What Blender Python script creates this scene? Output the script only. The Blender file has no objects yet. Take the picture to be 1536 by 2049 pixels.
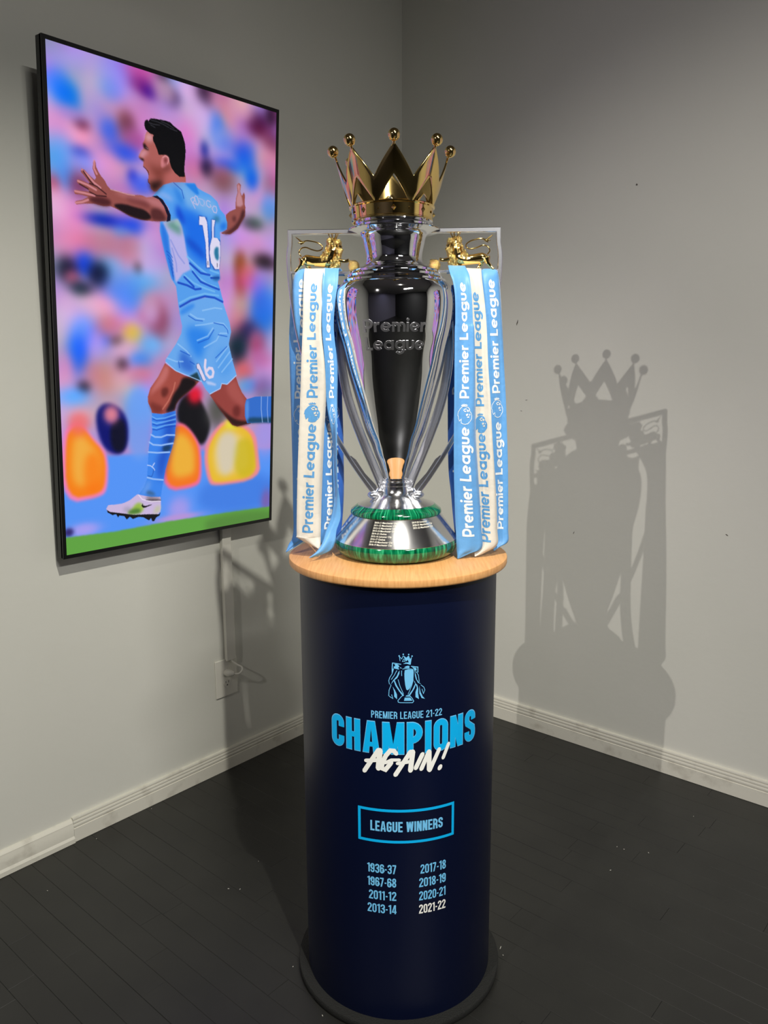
import bpy, bmesh, math, random
import numpy as np
from mathutils import Vector, Matrix
from mathutils.geometry import tessellate_polygon
random.seed(7)
PI = math.pi
scn = bpy.context.scene
COL = scn.collection

# ------------------------------------------------------------------ camera, world, exposure
F_PX, PITCH, ROLL, YAW = 1567.51, 0.17761, -0.004914, 0.714427
CAM = Vector((-2.8645, -2.36776, 1.55))
fw = Vector((math.cos(YAW)*math.cos(PITCH), math.sin(YAW)*math.cos(PITCH), -math.sin(PITCH)))
rt = Vector((math.sin(YAW), -math.cos(YAW), 0))
up = rt.cross(fw)
r2 = rt*math.cos(ROLL)+up*math.sin(ROLL); u2 = -rt*math.sin(ROLL)+up*math.cos(ROLL)
cd = bpy.data.cameras.new('camera'); cam = bpy.data.objects.new('camera', cd); COL.objects.link(cam)
m = Matrix((r2, u2, -fw)).transposed().to_4x4(); m.translation = CAM
cam.matrix_world = m
cd.sensor_fit = 'VERTICAL'; cd.sensor_height = 36; cd.lens = 36*F_PX/2049; cd.clip_start = 0.05
scn.camera = cam
scn.view_settings.view_transform = 'Standard'; scn.view_settings.look = 'None'
scn.view_settings.exposure = 0; scn.view_settings.gamma = 1; scn.view_settings.use_curve_mapping = False
w = bpy.data.worlds.new('world'); scn.world = w; w.use_nodes = True
w.node_tree.nodes['Background'].inputs[0].default_value = (0.30, 0.31, 0.36, 1)
w.node_tree.nodes['Background'].inputs[1].default_value = 0.02

# plinth axis, the frame everything on the plinth is measured in (x to the right, y away from the entrance)
AX = Vector((-1.42919, -1.16697, 0)); TOPZ = 1.11425
DH = Vector((0.76699, 0.64166, 0)); RZ = math.atan2(-0.76699, 0.64166)
# spotlights on the ceiling: (position, aim, watts, cone degrees, blend, radius, colour)
SPOTS = [
 ((-2.230, -2.245, 3.149), (-1.2, -0.25, 0.2), 218, 77, 1.0, 0.016, (1, .965, .885)),
 ((-5.476, -1.646, 3.390), (0, -1.5, 0.62), 290, 42, 0.7, 0.012, (1, .95, .90)),
 ((-6.1, -3.4, 3.40), (-8.0, -3.4, 1.6), 60, 110, 1.0, 0.03, (.72, .72, 1)),  # added bluish lamp, brightens the back wall for the silver's reflections
]
# added fill lamp under the ceiling, lifts the dim upper walls
FILL_PANEL = ((-2.9, -4.6, 3.56), 165, (1, .98, .95))

# traced outlines: plinth prints, ribbon edges, handle and lion lines, the picture on the screen (unit: metres; picture in 1/2000 of its width and height)
D = {'emblem':[('p',0,[(0.0148,0.9044),(0.0219,0.9062),(0.0337,0.9049),(0.0345,0.8986),(0.0338,0.8837),(0.0306,0.8705),(0.0258,0.8616),(0.0211,0.8576),(0.0183,0.8593),(0.0159,0.8694),(0.0144,0.8828),(0.014,0.8961)]),('p',0,[(0.0132,0.9102),(0.0171,0.9134),(0.0211,0.9145),(0.025,0.914),(0.025,0.909)]),('s',0.00137,[(0.0096,0.9073),(0.0187,0.9084),(0.029,0.9068),(0.0337,0.9049)]),('p',0,[(0.012,0.9382),(0.0183,0.9332),(0.0234,0.938),(0.027,0.9296),(0.0305,0.9356),(0.0289,0.9254),(0.0278,0.9172),(0.0258,0.9185),(0.0155,0.9205),(0.0155,0.9221),(0.0234,0.9219),(0.023,0.924),(0.0211,0.9286),(0.0183,0.9245),(0.0155,0.9283)]),('s',0.0012,[(0.003,0.9367),(0.0046,0.9256)]),('s',0.0012,[(0.0034,0.9359),(0.0081,0.9305),(0.0116,0.9378)]),('s',0.00103,[(0.0093,0.9243),(0.0128,0.9308),(0.0155,0.9246),(0.0093,0.9243)]),('d',0.00171,[(0.0026,0.9375)]),('d',0.00171,[(0.0116,0.9411)]),('d',0.00171,[(0.0234,0.9404)]),('d',0.00171,[(0.0309,0.9364)]),('s',0.0012,[(0.012,0.9193),(0.0187,0.92),(0.0274,0.9172)]),('s',0.00188,[(-0.0123,0.9213),(0.0069,0.9181)]),('s',0.00205,[(-0.0119,0.9213),(-0.0127,0.9077),(-0.0124,0.8977)]),('p',0,[(-0.0088,0.9086),(-0.0112,0.8994),(-0.0132,0.8944),(-0.0131,0.9077)]),('p',0,[(-0.008,0.9185),(-0.0025,0.919),(0.0014,0.9161),(0.003,0.9128),(-0.0002,0.9095),(0.003,0.9078),(0.0014,0.9062),(-0.0088,0.9086),(-0.0096,0.9127),(-0.0057,0.9144)]),('s',0.00171,[(0.0045,0.9107),(0.0077,0.909)]),('s',0.00188,[(0.0286,0.913),(0.0437,0.9105),(0.0438,0.898)]),('p',0,[(0.0306,0.9117),(0.0345,0.9102),(0.0401,0.9091),(0.0409,0.9032),(0.0361,0.9018),(0.0345,0.9069)]),('s',0.00137,[(-0.0124,0.8969),(-0.0183,0.8868),(-0.0203,0.88),(-0.0188,0.8718)]),('s',0.00137,[(-0.0025,0.9041),(-0.0081,0.8928),(-0.0148,0.8827)]),('p',0,[(0.0034,0.9037),(0.003,0.8962),(-0.0018,0.8862),(-0.0081,0.8812),(-0.016,0.871),(-0.0113,0.8803),(-0.0026,0.8912),(0.0006,0.8995)]),('p',0,[(-0.0093,0.8803),(-0.0073,0.8812),(-0.0018,0.8679),(0.0045,0.8571),(0.0128,0.8469),(0.0092,0.8457),(0.0013,0.8571),(-0.0058,0.8687)]),('s',0.0012,[(0.0002,0.8829),(0.0045,0.8671),(0.012,0.8494)]),('s',0.00137,[(0.0081,0.9036),(0.0077,0.897),(0.0082,0.8912)]),('s',0.00137,[(-0.0152,0.8694),(-0.0196,0.8584),(-0.0205,0.8449),(-0.0161,0.8413),(-0.0114,0.8385),(-0.0141,0.8477)]),('p',0,[(-0.0117,0.8665),(-0.0066,0.8579),(-0.0023,0.8479),(-0.0023,0.837),(-0.0082,0.8428),(-0.0086,0.8545)]),('s',0.00137,[(-0.0152,0.8694),(-0.0168,0.871)]),('p',0,[(0.0382,0.8726),(0.0398,0.8717),(0.0362,0.861),(0.0267,0.8456),(0.0235,0.8466),(0.0314,0.8579)]),('s',0.0012,[(0.0358,0.8786),(0.0382,0.8726)]),('s',0.0012,[(0.0338,0.882),(0.0298,0.8672),(0.0219,0.8475)]),('p',0,[(0.0382,0.8734),(0.0426,0.869),(0.0447,0.8596),(0.0443,0.8496),(0.0464,0.8356),(0.0387,0.8407),(0.0386,0.8525),(0.0418,0.8623)]),('p',0,[(0.0471,0.8669),(0.05,0.8516),(0.0549,0.8411),(0.0599,0.8351),(0.0525,0.8375),(0.0475,0.8485)]),('p',0,[(0.0369,0.8993),(0.0394,0.8933),(0.0418,0.8815),(0.0466,0.8745),(0.0515,0.8699),(0.0442,0.8739),(0.0394,0.8825),
(0.0374,0.891)]),('s',0.00137,[(0.0361,0.9002),(0.0409,0.8991),(0.045,0.8913),(0.047,0.8761)]),('s',0.00137,[(0.0507,0.8683),(0.0573,0.8627),(0.0598,0.8557),(0.0565,0.8477),(0.0532,0.8589)]),('s',0.00154,[(0.0128,0.8465),(0.0076,0.8436),(-0.0003,0.8336),(0.0005,0.8302),(0.0044,0.829),(0.0323,0.8281),(0.0347,0.8318),(0.0315,0.8378),(0.0259,0.8448)]),('p',0,[(0.0187,0.8459),(0.0251,0.8461),(0.0267,0.8427),(0.0163,0.8431)]),('p',0,[(0.0147,0.8406),(0.0267,0.8406),(0.0319,0.8328),(0.0132,0.8331)])],'again':[(0.01026,[(-0.0776,0.6596),(-0.0439,0.7151)]),(0.01243,[(-0.0405,0.7143),(-0.0446,0.6698)]),(0.00901,[(-0.0739,0.6853),(-0.0433,0.6904)]),(0.01026,[(-0.0042,0.7075),(-0.0093,0.7145),(-0.0174,0.715),(-0.0277,0.7019),(-0.0351,0.6841),(-0.0374,0.6712),(-0.0286,0.668),(-0.0182,0.682),(-0.0153,0.6868)]),(0.00746,[(-0.0292,0.6845),(-0.0152,0.6923),(0.003,0.6927)]),(0.01026,[(-0.0063,0.6563),(0.0279,0.7123)]),(0.0115,[(0.0327,0.712),(0.0275,0.6662)]),(0.00808,[(-0.0018,0.684),(0.0301,0.6886)]),(0.01026,[(0.0393,0.6711),(0.055,0.7042)]),(0.00994,[(0.0521,0.6678),(0.0699,0.7089)]),(0.01119,[(0.0704,0.7081),(0.0707,0.6637)]),(0.00963,[(0.0718,0.662),(0.0948,0.7102)]),(0.0087,[(0.1046,0.6865),(0.1187,0.7186)]),(0.01026,[(0.0954,0.6625),(0.0984,0.6675)])],'ribbons':{'LW':[(-0.2066,0.02,0.6658,-0.1665,0.015,0.665),(-0.2089,0.0,0.669,-0.1658,-0.005,0.6681),(-0.2102,-0.03,0.6598,-0.1637,-0.03,0.6595),(-0.2119,-0.05,0.6064,-0.1684,-0.045,0.6066),(-0.2148,-0.055,0.5304,-0.1722,-0.05,0.5304),(-0.2195,-0.06,0.4514,-0.1657,-0.05,0.4512),(-0.2236,-0.06,0.3725,-0.1652,-0.045,0.3717),(-0.2284,-0.06,0.2912,-0.1714,-0.045,0.2898),(-0.2333,-0.06,0.2098,-0.1761,-0.048,0.2081),(-0.2371,-0.06,0.127,-0.1805,-0.05,0.1252),(-0.2391,-0.062,0.0591,-0.183,-0.055,0.0576),(-0.2359,-0.062,0.047,-0.1832,-0.056,0.0457),(-0.1843,-0.062,0.0203,-0.1833,-0.06,0.0198)],'LL':[(-0.223,0.02,0.6637,-0.1905,0.01,0.6623),(-0.2245,0.005,0.6697,-0.1916,0.0,0.6689),(-0.232,-0.01,0.6624,-0.1897,-0.02,0.6609),(-0.2381,-0.02,0.6425,-0.1959,-0.03,0.6411),(-0.239,-0.025,0.6023,-0.1988,-0.032,0.6014),(-0.2352,-0.025,0.55,-0.2024,-0.03,0.5495),(-0.2285,-0.022,0.5085,-0.2049,-0.026,0.5082),(-0.2196,-0.02,0.4517,-0.2078,-0.022,0.4516),(-0.223,-0.02,0.2537,-0.2121,-0.022,0.2538),(-0.2315,-0.02,0.0417,-0.2119,-0.022,0.0421)],'LB':[(-0.2461,0.012,0.6293,-0.2017,0.0,0.6278),(-0.2521,0.012,0.5558,-0.2056,0.0,0.5547),(-0.2548,0.01,0.5099,-0.2096,-0.005,0.5091),(-0.2549,0.008,0.4521,-0.2093,-0.008,0.4517),(-0.2544,0.006,0.3703,-0.2097,-0.01,0.3707),(-0.254,0.005,0.2861,-0.2092,-0.01,0.2871),(-0.2537,0.004,0.2018,-0.2096,-0.012,0.2037),(-0.2545,0.003,0.1163,-0.2102,-0.012,0.1188),(-0.2542,0.0,0.0624,-0.2113,-0.012,0.0647),(-0.257,-0.012,0.0363,-0.2225,-0.015,0.0369),(-0.2628,-0.025,0.0267,-0.2368,-0.02,0.0256),(-0.2697,-0.035,0.008,-0.2681,-0.034,0.0078)],'LM':[(-0.1829,0.0,0.6444,-0.1459,0.0,0.6441),(-0.1865,-0.005,0.5543,-0.1474,0,0.5544),(-0.1827,-0.01,0.4859,-0.1445,-0.006,0.4858),
(-0.1793,-0.015,0.3939,-0.1421,-0.01,0.3936),(-0.177,-0.02,0.3008,-0.1459,-0.01,0.2999),(-0.1784,-0.025,0.2053,-0.1486,-0.01,0.2033),(-0.1818,-0.03,0.1218,-0.1464,-0.01,0.1183),(-0.1853,-0.03,0.0683,-0.1496,-0.01,0.0642),(-0.1855,-0.035,0.0289,-0.1547,-0.015,0.0244)],'LR':[(-0.166,0.02,0.6555,-0.1211,0.01,0.654),(-0.1663,0.0,0.6654,-0.1268,-0.005,0.6645),(-0.1668,-0.02,0.6662,-0.1326,-0.02,0.666),(-0.1684,-0.045,0.6339,-0.1342,-0.035,0.6347),(-0.17,-0.05,0.5843,-0.1414,-0.04,0.585),(-0.1711,-0.05,0.5293,-0.145,-0.035,0.5299),(-0.1657,-0.05,0.4512,-0.1385,-0.03,0.4512),(-0.1646,-0.045,0.3717,-0.1398,-0.03,0.3711),(-0.1578,-0.035,0.3135,-0.1401,-0.045,0.3141),(-0.1525,-0.025,0.2598,-0.1415,-0.05,0.2622),(-0.1507,-0.02,0.1757,-0.1412,-0.05,0.1799),(-0.1517,-0.03,0.1351,-0.1369,-0.045,0.1375),(-0.1588,-0.04,0.0945,-0.1357,-0.045,0.0954),(-0.1699,-0.055,0.0648,-0.1454,-0.05,0.0637),(-0.1767,-0.075,0.0413,-0.149,-0.055,0.0369),(-0.1885,-0.09,0.0232,-0.1603,-0.065,0.0173),(-0.2058,-0.105,0.0112,-0.1982,-0.09,0.0076)],'LD':[(-0.1687,0.02,0.6353,-0.122,0.02,0.6349),(-0.1706,0.025,0.5561,-0.1249,0.03,0.5561),(-0.1732,0.025,0.4107,-0.1333,0.035,0.4104),(-0.1731,0.025,0.2854,-0.132,0.035,0.2845),(-0.1727,0.025,0.1695,-0.1322,0.035,0.1679),(-0.1737,0.025,0.1124,-0.1345,0.035,0.1106),(-0.1716,0.02,0.0696,-0.1378,0.03,0.0676),(-0.167,0.015,0.0216,-0.1427,0.02,0.0204)],'RL':[(0.1137,0.01,0.6569,0.1624,0.0,0.6554),(0.118,-0.01,0.6677,0.1568,-0.01,0.6674),(0.1145,-0.03,0.6695,0.1528,-0.03,0.6693),(0.1172,-0.06,0.6486,0.1603,-0.05,0.6495),(0.1234,-0.07,0.6292,0.1627,-0.058,0.6303),(0.1278,-0.075,0.5955,0.1663,-0.06,0.5966),(0.129,-0.075,0.5426,0.1693,-0.06,0.5433),(0.128,-0.075,0.5263,0.1724,-0.06,0.5268),(0.1283,-0.075,0.4495,0.176,-0.058,0.4494),(0.1286,-0.075,0.3715,0.1785,-0.057,0.3707),(0.1287,-0.075,0.2912,0.1809,-0.057,0.2895),(0.1298,-0.075,0.2107,0.1868,-0.058,0.2084),(0.1328,-0.073,0.1285,0.1931,-0.06,0.1262),(0.1361,-0.073,0.0728,0.1968,-0.062,0.0705),(0.1383,-0.074,0.0276,0.1987,-0.063,0.025),(0.1391,-0.074,0.0131,0.17,-0.07,0.0122),(0.1401,-0.075,0.0013,0.1427,-0.075,0.0013)],'RW':[(0.1513,0.02,0.6611,0.1953,0.02,0.6608),(0.1485,0,0.6676,0.1931,0,0.6673),(0.1458,-0.035,0.6579,0.1901,-0.03,0.6582),(0.152,-0.045,0.6317,0.1918,-0.04,0.632),(0.1568,-0.05,0.5823,0.1983,-0.04,0.5828),(0.1609,-0.05,0.5274,0.2032,-0.04,0.5277),(0.1643,-0.05,0.4495,0.2075,-0.04,0.4494),(0.1666,-0.05,0.3705,0.2142,-0.04,0.3699),(0.1701,-0.05,0.289,0.2198,-0.04,0.288),(0.1736,-0.05,0.2074,0.2269,-0.04,0.206),(0.1782,-0.052,0.1249,0.2334,-0.042,0.1231),(0.1799,-0.055,0.0691,0.2359,-0.045,0.067),(0.1802,-0.058,0.0312,0.2361,-0.05,0.0293),(0.1815,-0.06,0.0122,0.2068,-0.055,0.011),(0.182,-0.062,0.0036,0.1852,-0.06,0.0031)],'RR':[(0.1919,0.02,0.6586,0.2266,0.02,0.6584),(0.192,0.0,0.6662,0.2263,0.0,0.666),(0.1878,-0.02,0.6561,0.2292,-0.015,0.6564),(0.1906,-0.03,0.6331,0.2342,-0.015,0.6344),(0.1959,-0.03,0.5837,0.2387,-0.015,0.5846),(0.2015,-0.03,0.5282,0.2431,-0.013,0.5288),
(0.2052,-0.03,0.4495,0.2484,-0.013,0.4494),(0.2101,-0.03,0.3696,0.2541,-0.013,0.3688),(0.2152,-0.03,0.2873,0.2584,-0.013,0.2857),(0.2202,-0.03,0.2048,0.2622,-0.013,0.2026),(0.2252,-0.032,0.1214,0.2643,-0.015,0.1184),(0.2283,-0.035,0.065,0.2649,-0.02,0.0619),(0.2285,-0.038,0.0352,0.2649,-0.025,0.0323),(0.2285,-0.04,0.0222,0.2447,-0.035,0.0211),(0.2291,-0.042,0.0129,0.2309,-0.042,0.0129)],'RD':[(0.1261,0.02,0.6333,0.1633,0.02,0.6331),(0.1285,0.025,0.5543,0.1688,0.03,0.5544),(0.1281,0.028,0.4969,0.1673,0.03,0.4968),(0.1241,0.03,0.4387,0.1633,0.03,0.4385),(0.1205,0.03,0.3916,0.1616,0.03,0.3914),(0.1215,0.03,0.2828,0.163,0.03,0.2826),(0.124,0.03,0.1975,0.1654,0.03,0.1974),(0.1307,0.03,0.1396,0.1699,0.03,0.1395),(0.1355,0.02,0.0828,0.1747,0.02,0.0828),(0.142,0.0,0.0245,0.181,0.0,0.0245)]},'ribtext':{'LW':[0.0616,0.3769],'RL':[0.0537,0.3742],'RW':[0.0369,0.3552],'RR':[0.0624,0.3847],'LM':[0.0618,0.3817],'LR':[0.3754],'LB':[0.0484,0.373],'LD':[0.0623,0.3803],'RD':[0.0623,0.3803],'LL':[0.3875]},'outer':[(-0.241,0.7484),(-0.2417,0.6892),(-0.239,0.6281),(-0.2327,0.5685),(-0.2227,0.5094),(-0.2069,0.446),(-0.185,0.3761),(-0.1557,0.3088),(-0.1211,0.2454),(-0.0836,0.1873),(-0.0552,0.1483)],'inner':[(-0.1187,0.6273),(-0.1296,0.5994),(-0.1352,0.5543),(-0.1369,0.4974),(-0.1351,0.4457),(-0.1256,0.3864),(-0.1111,0.3346),(-0.0952,0.2895),(-0.0768,0.2416),(-0.0605,0.203),(-0.0453,0.1666),(-0.0383,0.1483)],'blade':[(-0.1069,0.2357),(-0.095,0.2261),(-0.0739,0.1934),(-0.0477,0.1642),(-0.0419,0.1495)],'framecorner':(-0.2477,0.7539),'lion':{'spine':[(-0.2103,0.6876),(-0.2013,0.6909),(-0.1851,0.6888),(-0.1672,0.6873),(-0.151,0.6889),(-0.1418,0.6974)],'neck':[(-0.1455,0.694),(-0.1416,0.7077),(-0.136,0.718)],'head':[(-0.1378,0.7197),(-0.128,0.717),(-0.12,0.7118)],'arm':[(-0.1403,0.6853),(-0.1259,0.6844),(-0.1116,0.6826),(-0.1026,0.6851)],'hind':[(-0.2113,0.6858),(-0.2134,0.6755),(-0.2199,0.6678),(-0.2265,0.66)],'hind2':[(-0.2032,0.6841),(-0.1999,0.6737),(-0.1929,0.6667),(-0.1913,0.6598)],'fore':[(-0.1475,0.6837),(-0.1513,0.6733),(-0.1551,0.6647),(-0.1553,0.6578)],'belly':[(-0.2087,0.6807),(-0.1998,0.678),(-0.1854,0.6805),(-0.1549,0.6751)],'tail':[(-0.2128,0.6945),(-0.2184,0.7031),(-0.2132,0.7125),(-0.2024,0.715),(-0.19,0.7106),(-0.1757,0.7071),(-0.1658,0.7105),(-0.1647,0.7173),(-0.1735,0.7242),(-0.1859,0.7278),(-0.2002,0.7296),(-0.2093,0.7254)],'tuft':[(-0.2093,0.7254),(-0.202,0.7304),(-0.2163,0.7305),(-0.225,0.7378),(-0.22,0.7254),(-0.2148,0.7211)],'ball':(-0.0929,0.6721),'crown':(-0.1392,0.7351),'mane':[(-0.1466,0.7266),(-0.1358,0.7265),(-0.1288,0.723),(-0.1503,0.7181),(-0.1396,0.7163),(-0.1542,0.7078),(-0.1453,0.7043),(-0.1345,0.7059),(-0.1273,0.7042),(-0.1597,0.6993),(-0.1508,0.6958),(-0.1383,0.6939),(-0.1293,0.6956),(-0.1457,0.6854),(-0.1368,0.6819),(-0.1313,0.687),(-0.1546,0.6872),(-0.1405,0.675),(-0.1315,0.6775),(-0.1617,0.6924)]},'pic':[('g',[150,110,155],[55,19],113,30,1.0),('g',[150,70,100],[123,21],44,24,1.0),('g',[150,145,232],[178,44],170,50,1.0),
('g',[150,150,238],[441,44],240,58,1.0),('g',[50,130,250],[95,137],102,44,1.0),('g',[0,95,250],[141,181],77,48,1.0),('g',[140,140,225],[277,93],93,32,1.0),('g',[190,150,218],[325,163],67,98,1.0),('g',[115,135,235],[478,111],70,33,1.0),('g',[205,100,150],[710,12],104,26,1.0),('g',[140,60,130],[723,58],89,27,1.0),('g',[70,30,150],[782,77],60,20,1.0),('g',[50,20,50],[920,3],62,17,1.0),('g',[120,160,250],[1030,9],80,42,1.0),('g',[215,170,225],[1109,26],98,35,1.0),('g',[50,25,55],[1274,19],67,43,1.0),('g',[70,40,90],[965,73],63,28,1.0),('g',[195,150,170],[903,61],77,41,1.0),('g',[200,130,170],[1445,40],106,74,1.0),('g',[50,110,240],[1376,130],69,44,1.0),('g',[130,150,235],[1446,190],89,45,1.0),('g',[70,35,70],[1812,79],115,46,1.0),('g',[50,40,45],[1945,23],58,39,1.0),('g',[120,70,100],[1949,134],79,47,1.0),('g',[20,90,235],[1683,233],113,54,1.0),('g',[30,90,235],[1500,290],109,23,1.0),('g',[20,80,225],[1742,322],57,39,1.0),('g',[205,150,190],[1606,27],110,45,1.0),('g',[205,160,215],[1206,121],101,58,1.0),('g',[210,150,200],[1138,224],83,65,1.0),('g',[40,40,140],[1264,247],30,29,1.0),('g',[215,130,160],[1170,331],101,44,1.0),('g',[40,30,50],[1289,319],51,30,1.0),('g',[140,85,95],[1447,349],108,46,1.0),('g',[190,130,180],[1894,227],98,47,1.0),('g',[150,110,140],[1957,334],80,48,1.0),('g',[90,140,230],[1940,434],80,49,1.0),('g',[215,130,190],[95,282],103,51,1.0),('g',[235,150,190],[209,307],66,39,1.0),('g',[110,40,80],[239,265],46,16,1.0),('g',[170,120,210],[163,235],78,19,1.0),('g',[60,110,245],[455,266],70,40,1.0),('g',[100,70,100],[585,224],58,41,1.0),('g',[160,100,160],[640,279],89,34,1.0),('g',[40,90,240],[550,337],117,27,1.0),('g',[30,60,190],[218,372],67,19,1.0),('g',[90,160,250],[72,413],90,72,1.0),('g',[80,150,250],[118,474],65,33,1.0),('g',[120,150,245],[255,408],81,26,1.0),('g',[215,150,200],[419,405],85,54,1.0),('g',[10,30,200],[626,419],32,21,1.0),('g',[200,130,190],[572,480],118,28,1.0),('g',[60,90,240],[707,447],91,35,1.0),('g',[160,70,110],[26,509],32,32,1.0),('g',[140,80,110],[209,492],67,40,1.0),('g',[220,150,205],[107,614],120,54,1.0),('g',[225,165,215],[33,574],64,46,1.0),('g',[0,20,190],[392,610],129,19,1.0),('g',[10,90,250],[624,618],121,28,1.0),('g',[80,160,250],[534,650],59,17,1.0),('g',[225,150,195],[138,727],135,48,1.0),('g',[205,120,160],[372,706],129,42,1.0),('g',[200,130,170],[590,707],90,43,1.0),('g',[205,160,230],[775,659],78,59,1.0),('g',[190,150,225],[803,746],95,67,1.0),('g',[80,40,50],[654,791],27,22,1.0),('g',[30,90,240],[228,792],62,38,1.0),('g',[130,180,250],[424,803],87,39,1.0),('g',[40,20,45],[91,819],67,41,1.0),('g',[190,90,125],[129,849],43,22,1.0),('g',[15,20,50],[336,829],71,43,1.0),('g',[25,20,60],[193,892],76,24,1.0),('g',[80,160,245],[644,851],155,48,1.0),('g',[60,140,245],[535,907],136,55,1.0),('g',[215,150,210],[66,959],80,42,1.0),('g',[230,170,210],[314,952],129,36,1.0),('g',[200,150,210],[812,928],97,46,1.0),('g',[190,110,140],[747,984],79,30,1.0),('g',[190,150,220],[1540,658],93,97,1.0),
('g',[120,45,60],[1626,718],53,49,1.0),('g',[150,75,65],[1637,809],53,66,1.0),('g',[190,160,220],[1728,581],156,40,1.0),('g',[70,70,90],[1746,523],97,24,1.0),('g',[35,20,35],[1889,696],101,33,1.0),('g',[200,95,115],[1733,771],78,50,1.0),('g',[150,130,210],[1892,790],122,51,1.0),('g',[60,120,230],[1916,892],124,69,1.0),('g',[235,170,215],[61,1027],81,78,1.0),('g',[120,160,250],[209,1060],84,50,1.0),('g',[30,110,250],[147,1148],69,65,1.0),('g',[60,110,250],[335,1072],72,37,1.0),('g',[190,160,235],[304,1117],50,59,1.0),('g',[230,190,60],[588,1061],69,34,1.0),('g',[70,40,30],[466,1093],44,18,1.0),('g',[200,120,150],[410,1034],88,37,1.0),('g',[235,170,200],[554,1137],108,42,1.0),('g',[160,70,105],[826,1010],73,70,1.0),('g',[205,150,200],[764,957],63,46,1.0),('g',[130,170,250],[758,1112],80,39,1.0),('g',[70,140,250],[660,1175],79,31,1.0),('g',[50,30,40],[505,1199],42,26,1.0),('g',[225,125,140],[339,1244],118,56,1.0),('g',[70,20,20],[185,1288],42,20,1.0),('g',[220,150,180],[532,1261],92,38,1.0),('g',[205,120,150],[657,1246],79,39,1.0),('g',[230,150,190],[46,1221],54,65,1.0),('g',[100,160,250],[92,1324],97,29,1.0),('g',[110,170,250],[652,1364],112,72,1.0),('g',[220,150,200],[170,1400],71,22,1.0),('g',[190,130,165],[1639,948],97,76,1.0),('g',[205,140,160],[1601,1009],77,51,1.0),('g',[30,100,220],[1877,942],113,82,1.0),('g',[20,30,90],[1739,1040],100,52,1.0),('g',[15,20,70],[1603,1120],97,69,1.0),('g',[170,90,130],[1820,1083],81,52,1.0),('g',[190,110,160],[1863,1162],103,44,1.0),('g',[200,100,120],[1683,1224],84,44,1.0),('g',[90,150,240],[1724,1295],101,32,1.0),('g',[130,110,170],[1919,1315],84,54,1.0),('p',[85,150,250],[-521,1558,-145,1572,-24,1575,579,1587,1190,1598,2037,1626,2181,1628,2776,1647,2818,2155,2055,2087,-43,1977,-562,1925],10,1.0),('p',[60,120,225],[1188,1739,2042,1741,2050,1957,1186,1927],40,0.7),('p',[110,160,245],[546,1284,766,1318,739,1628,515,1601],25,0.8),('g',[165,150,230],[1938,1556],107,75,1.0),('p',[0,10,110],[256,1403,362,1343,548,1410,531,1585,333,1572],10,1.0),('p',[0,2,30],[386,1437,524,1417,524,1577,394,1571],10,0.9),('g',[225,130,150],[403,1406],52,32,1.0),('p',[10,10,18],[999,1354,1158,1306,1283,1410,1338,1481,1245,1592,1137,1527,980,1462],10,1.0),('g',[85,85,80],[1395,1413],95,70,1.0),('g',[228,20,50],[1166,1332],57,33,1.0),('p',[245,130,190],[4,1486,70,1435,154,1430,249,1502,335,1553,369,1610,353,1737,291,1765,-13,1775],8,1.0),('p',[250,130,20],[31,1496,88,1450,161,1446,242,1511,315,1556,344,1607,331,1721,278,1747,16,1757],9,1.0),('p',[245,180,70],[77,1520,118,1486,171,1483,230,1531,282,1564,303,1601,293,1684,255,1703,66,1712],22,0.9),('g',[245,110,110],[139,1437],70,37,0.9),('p',[255,120,10],[173,1561,304,1567,308,1742,160,1748],22,0.7),('p',[245,110,150],[834,1781,875,1551,928,1469,1032,1455,1137,1501,1227,1582,1235,1732,1188,1779],8,1.0),('p',[248,120,30],[864,1765,899,1556,946,1482,1035,1470,1125,1511,1202,1584,1209,1719,1169,1760],9,1.0),
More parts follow.
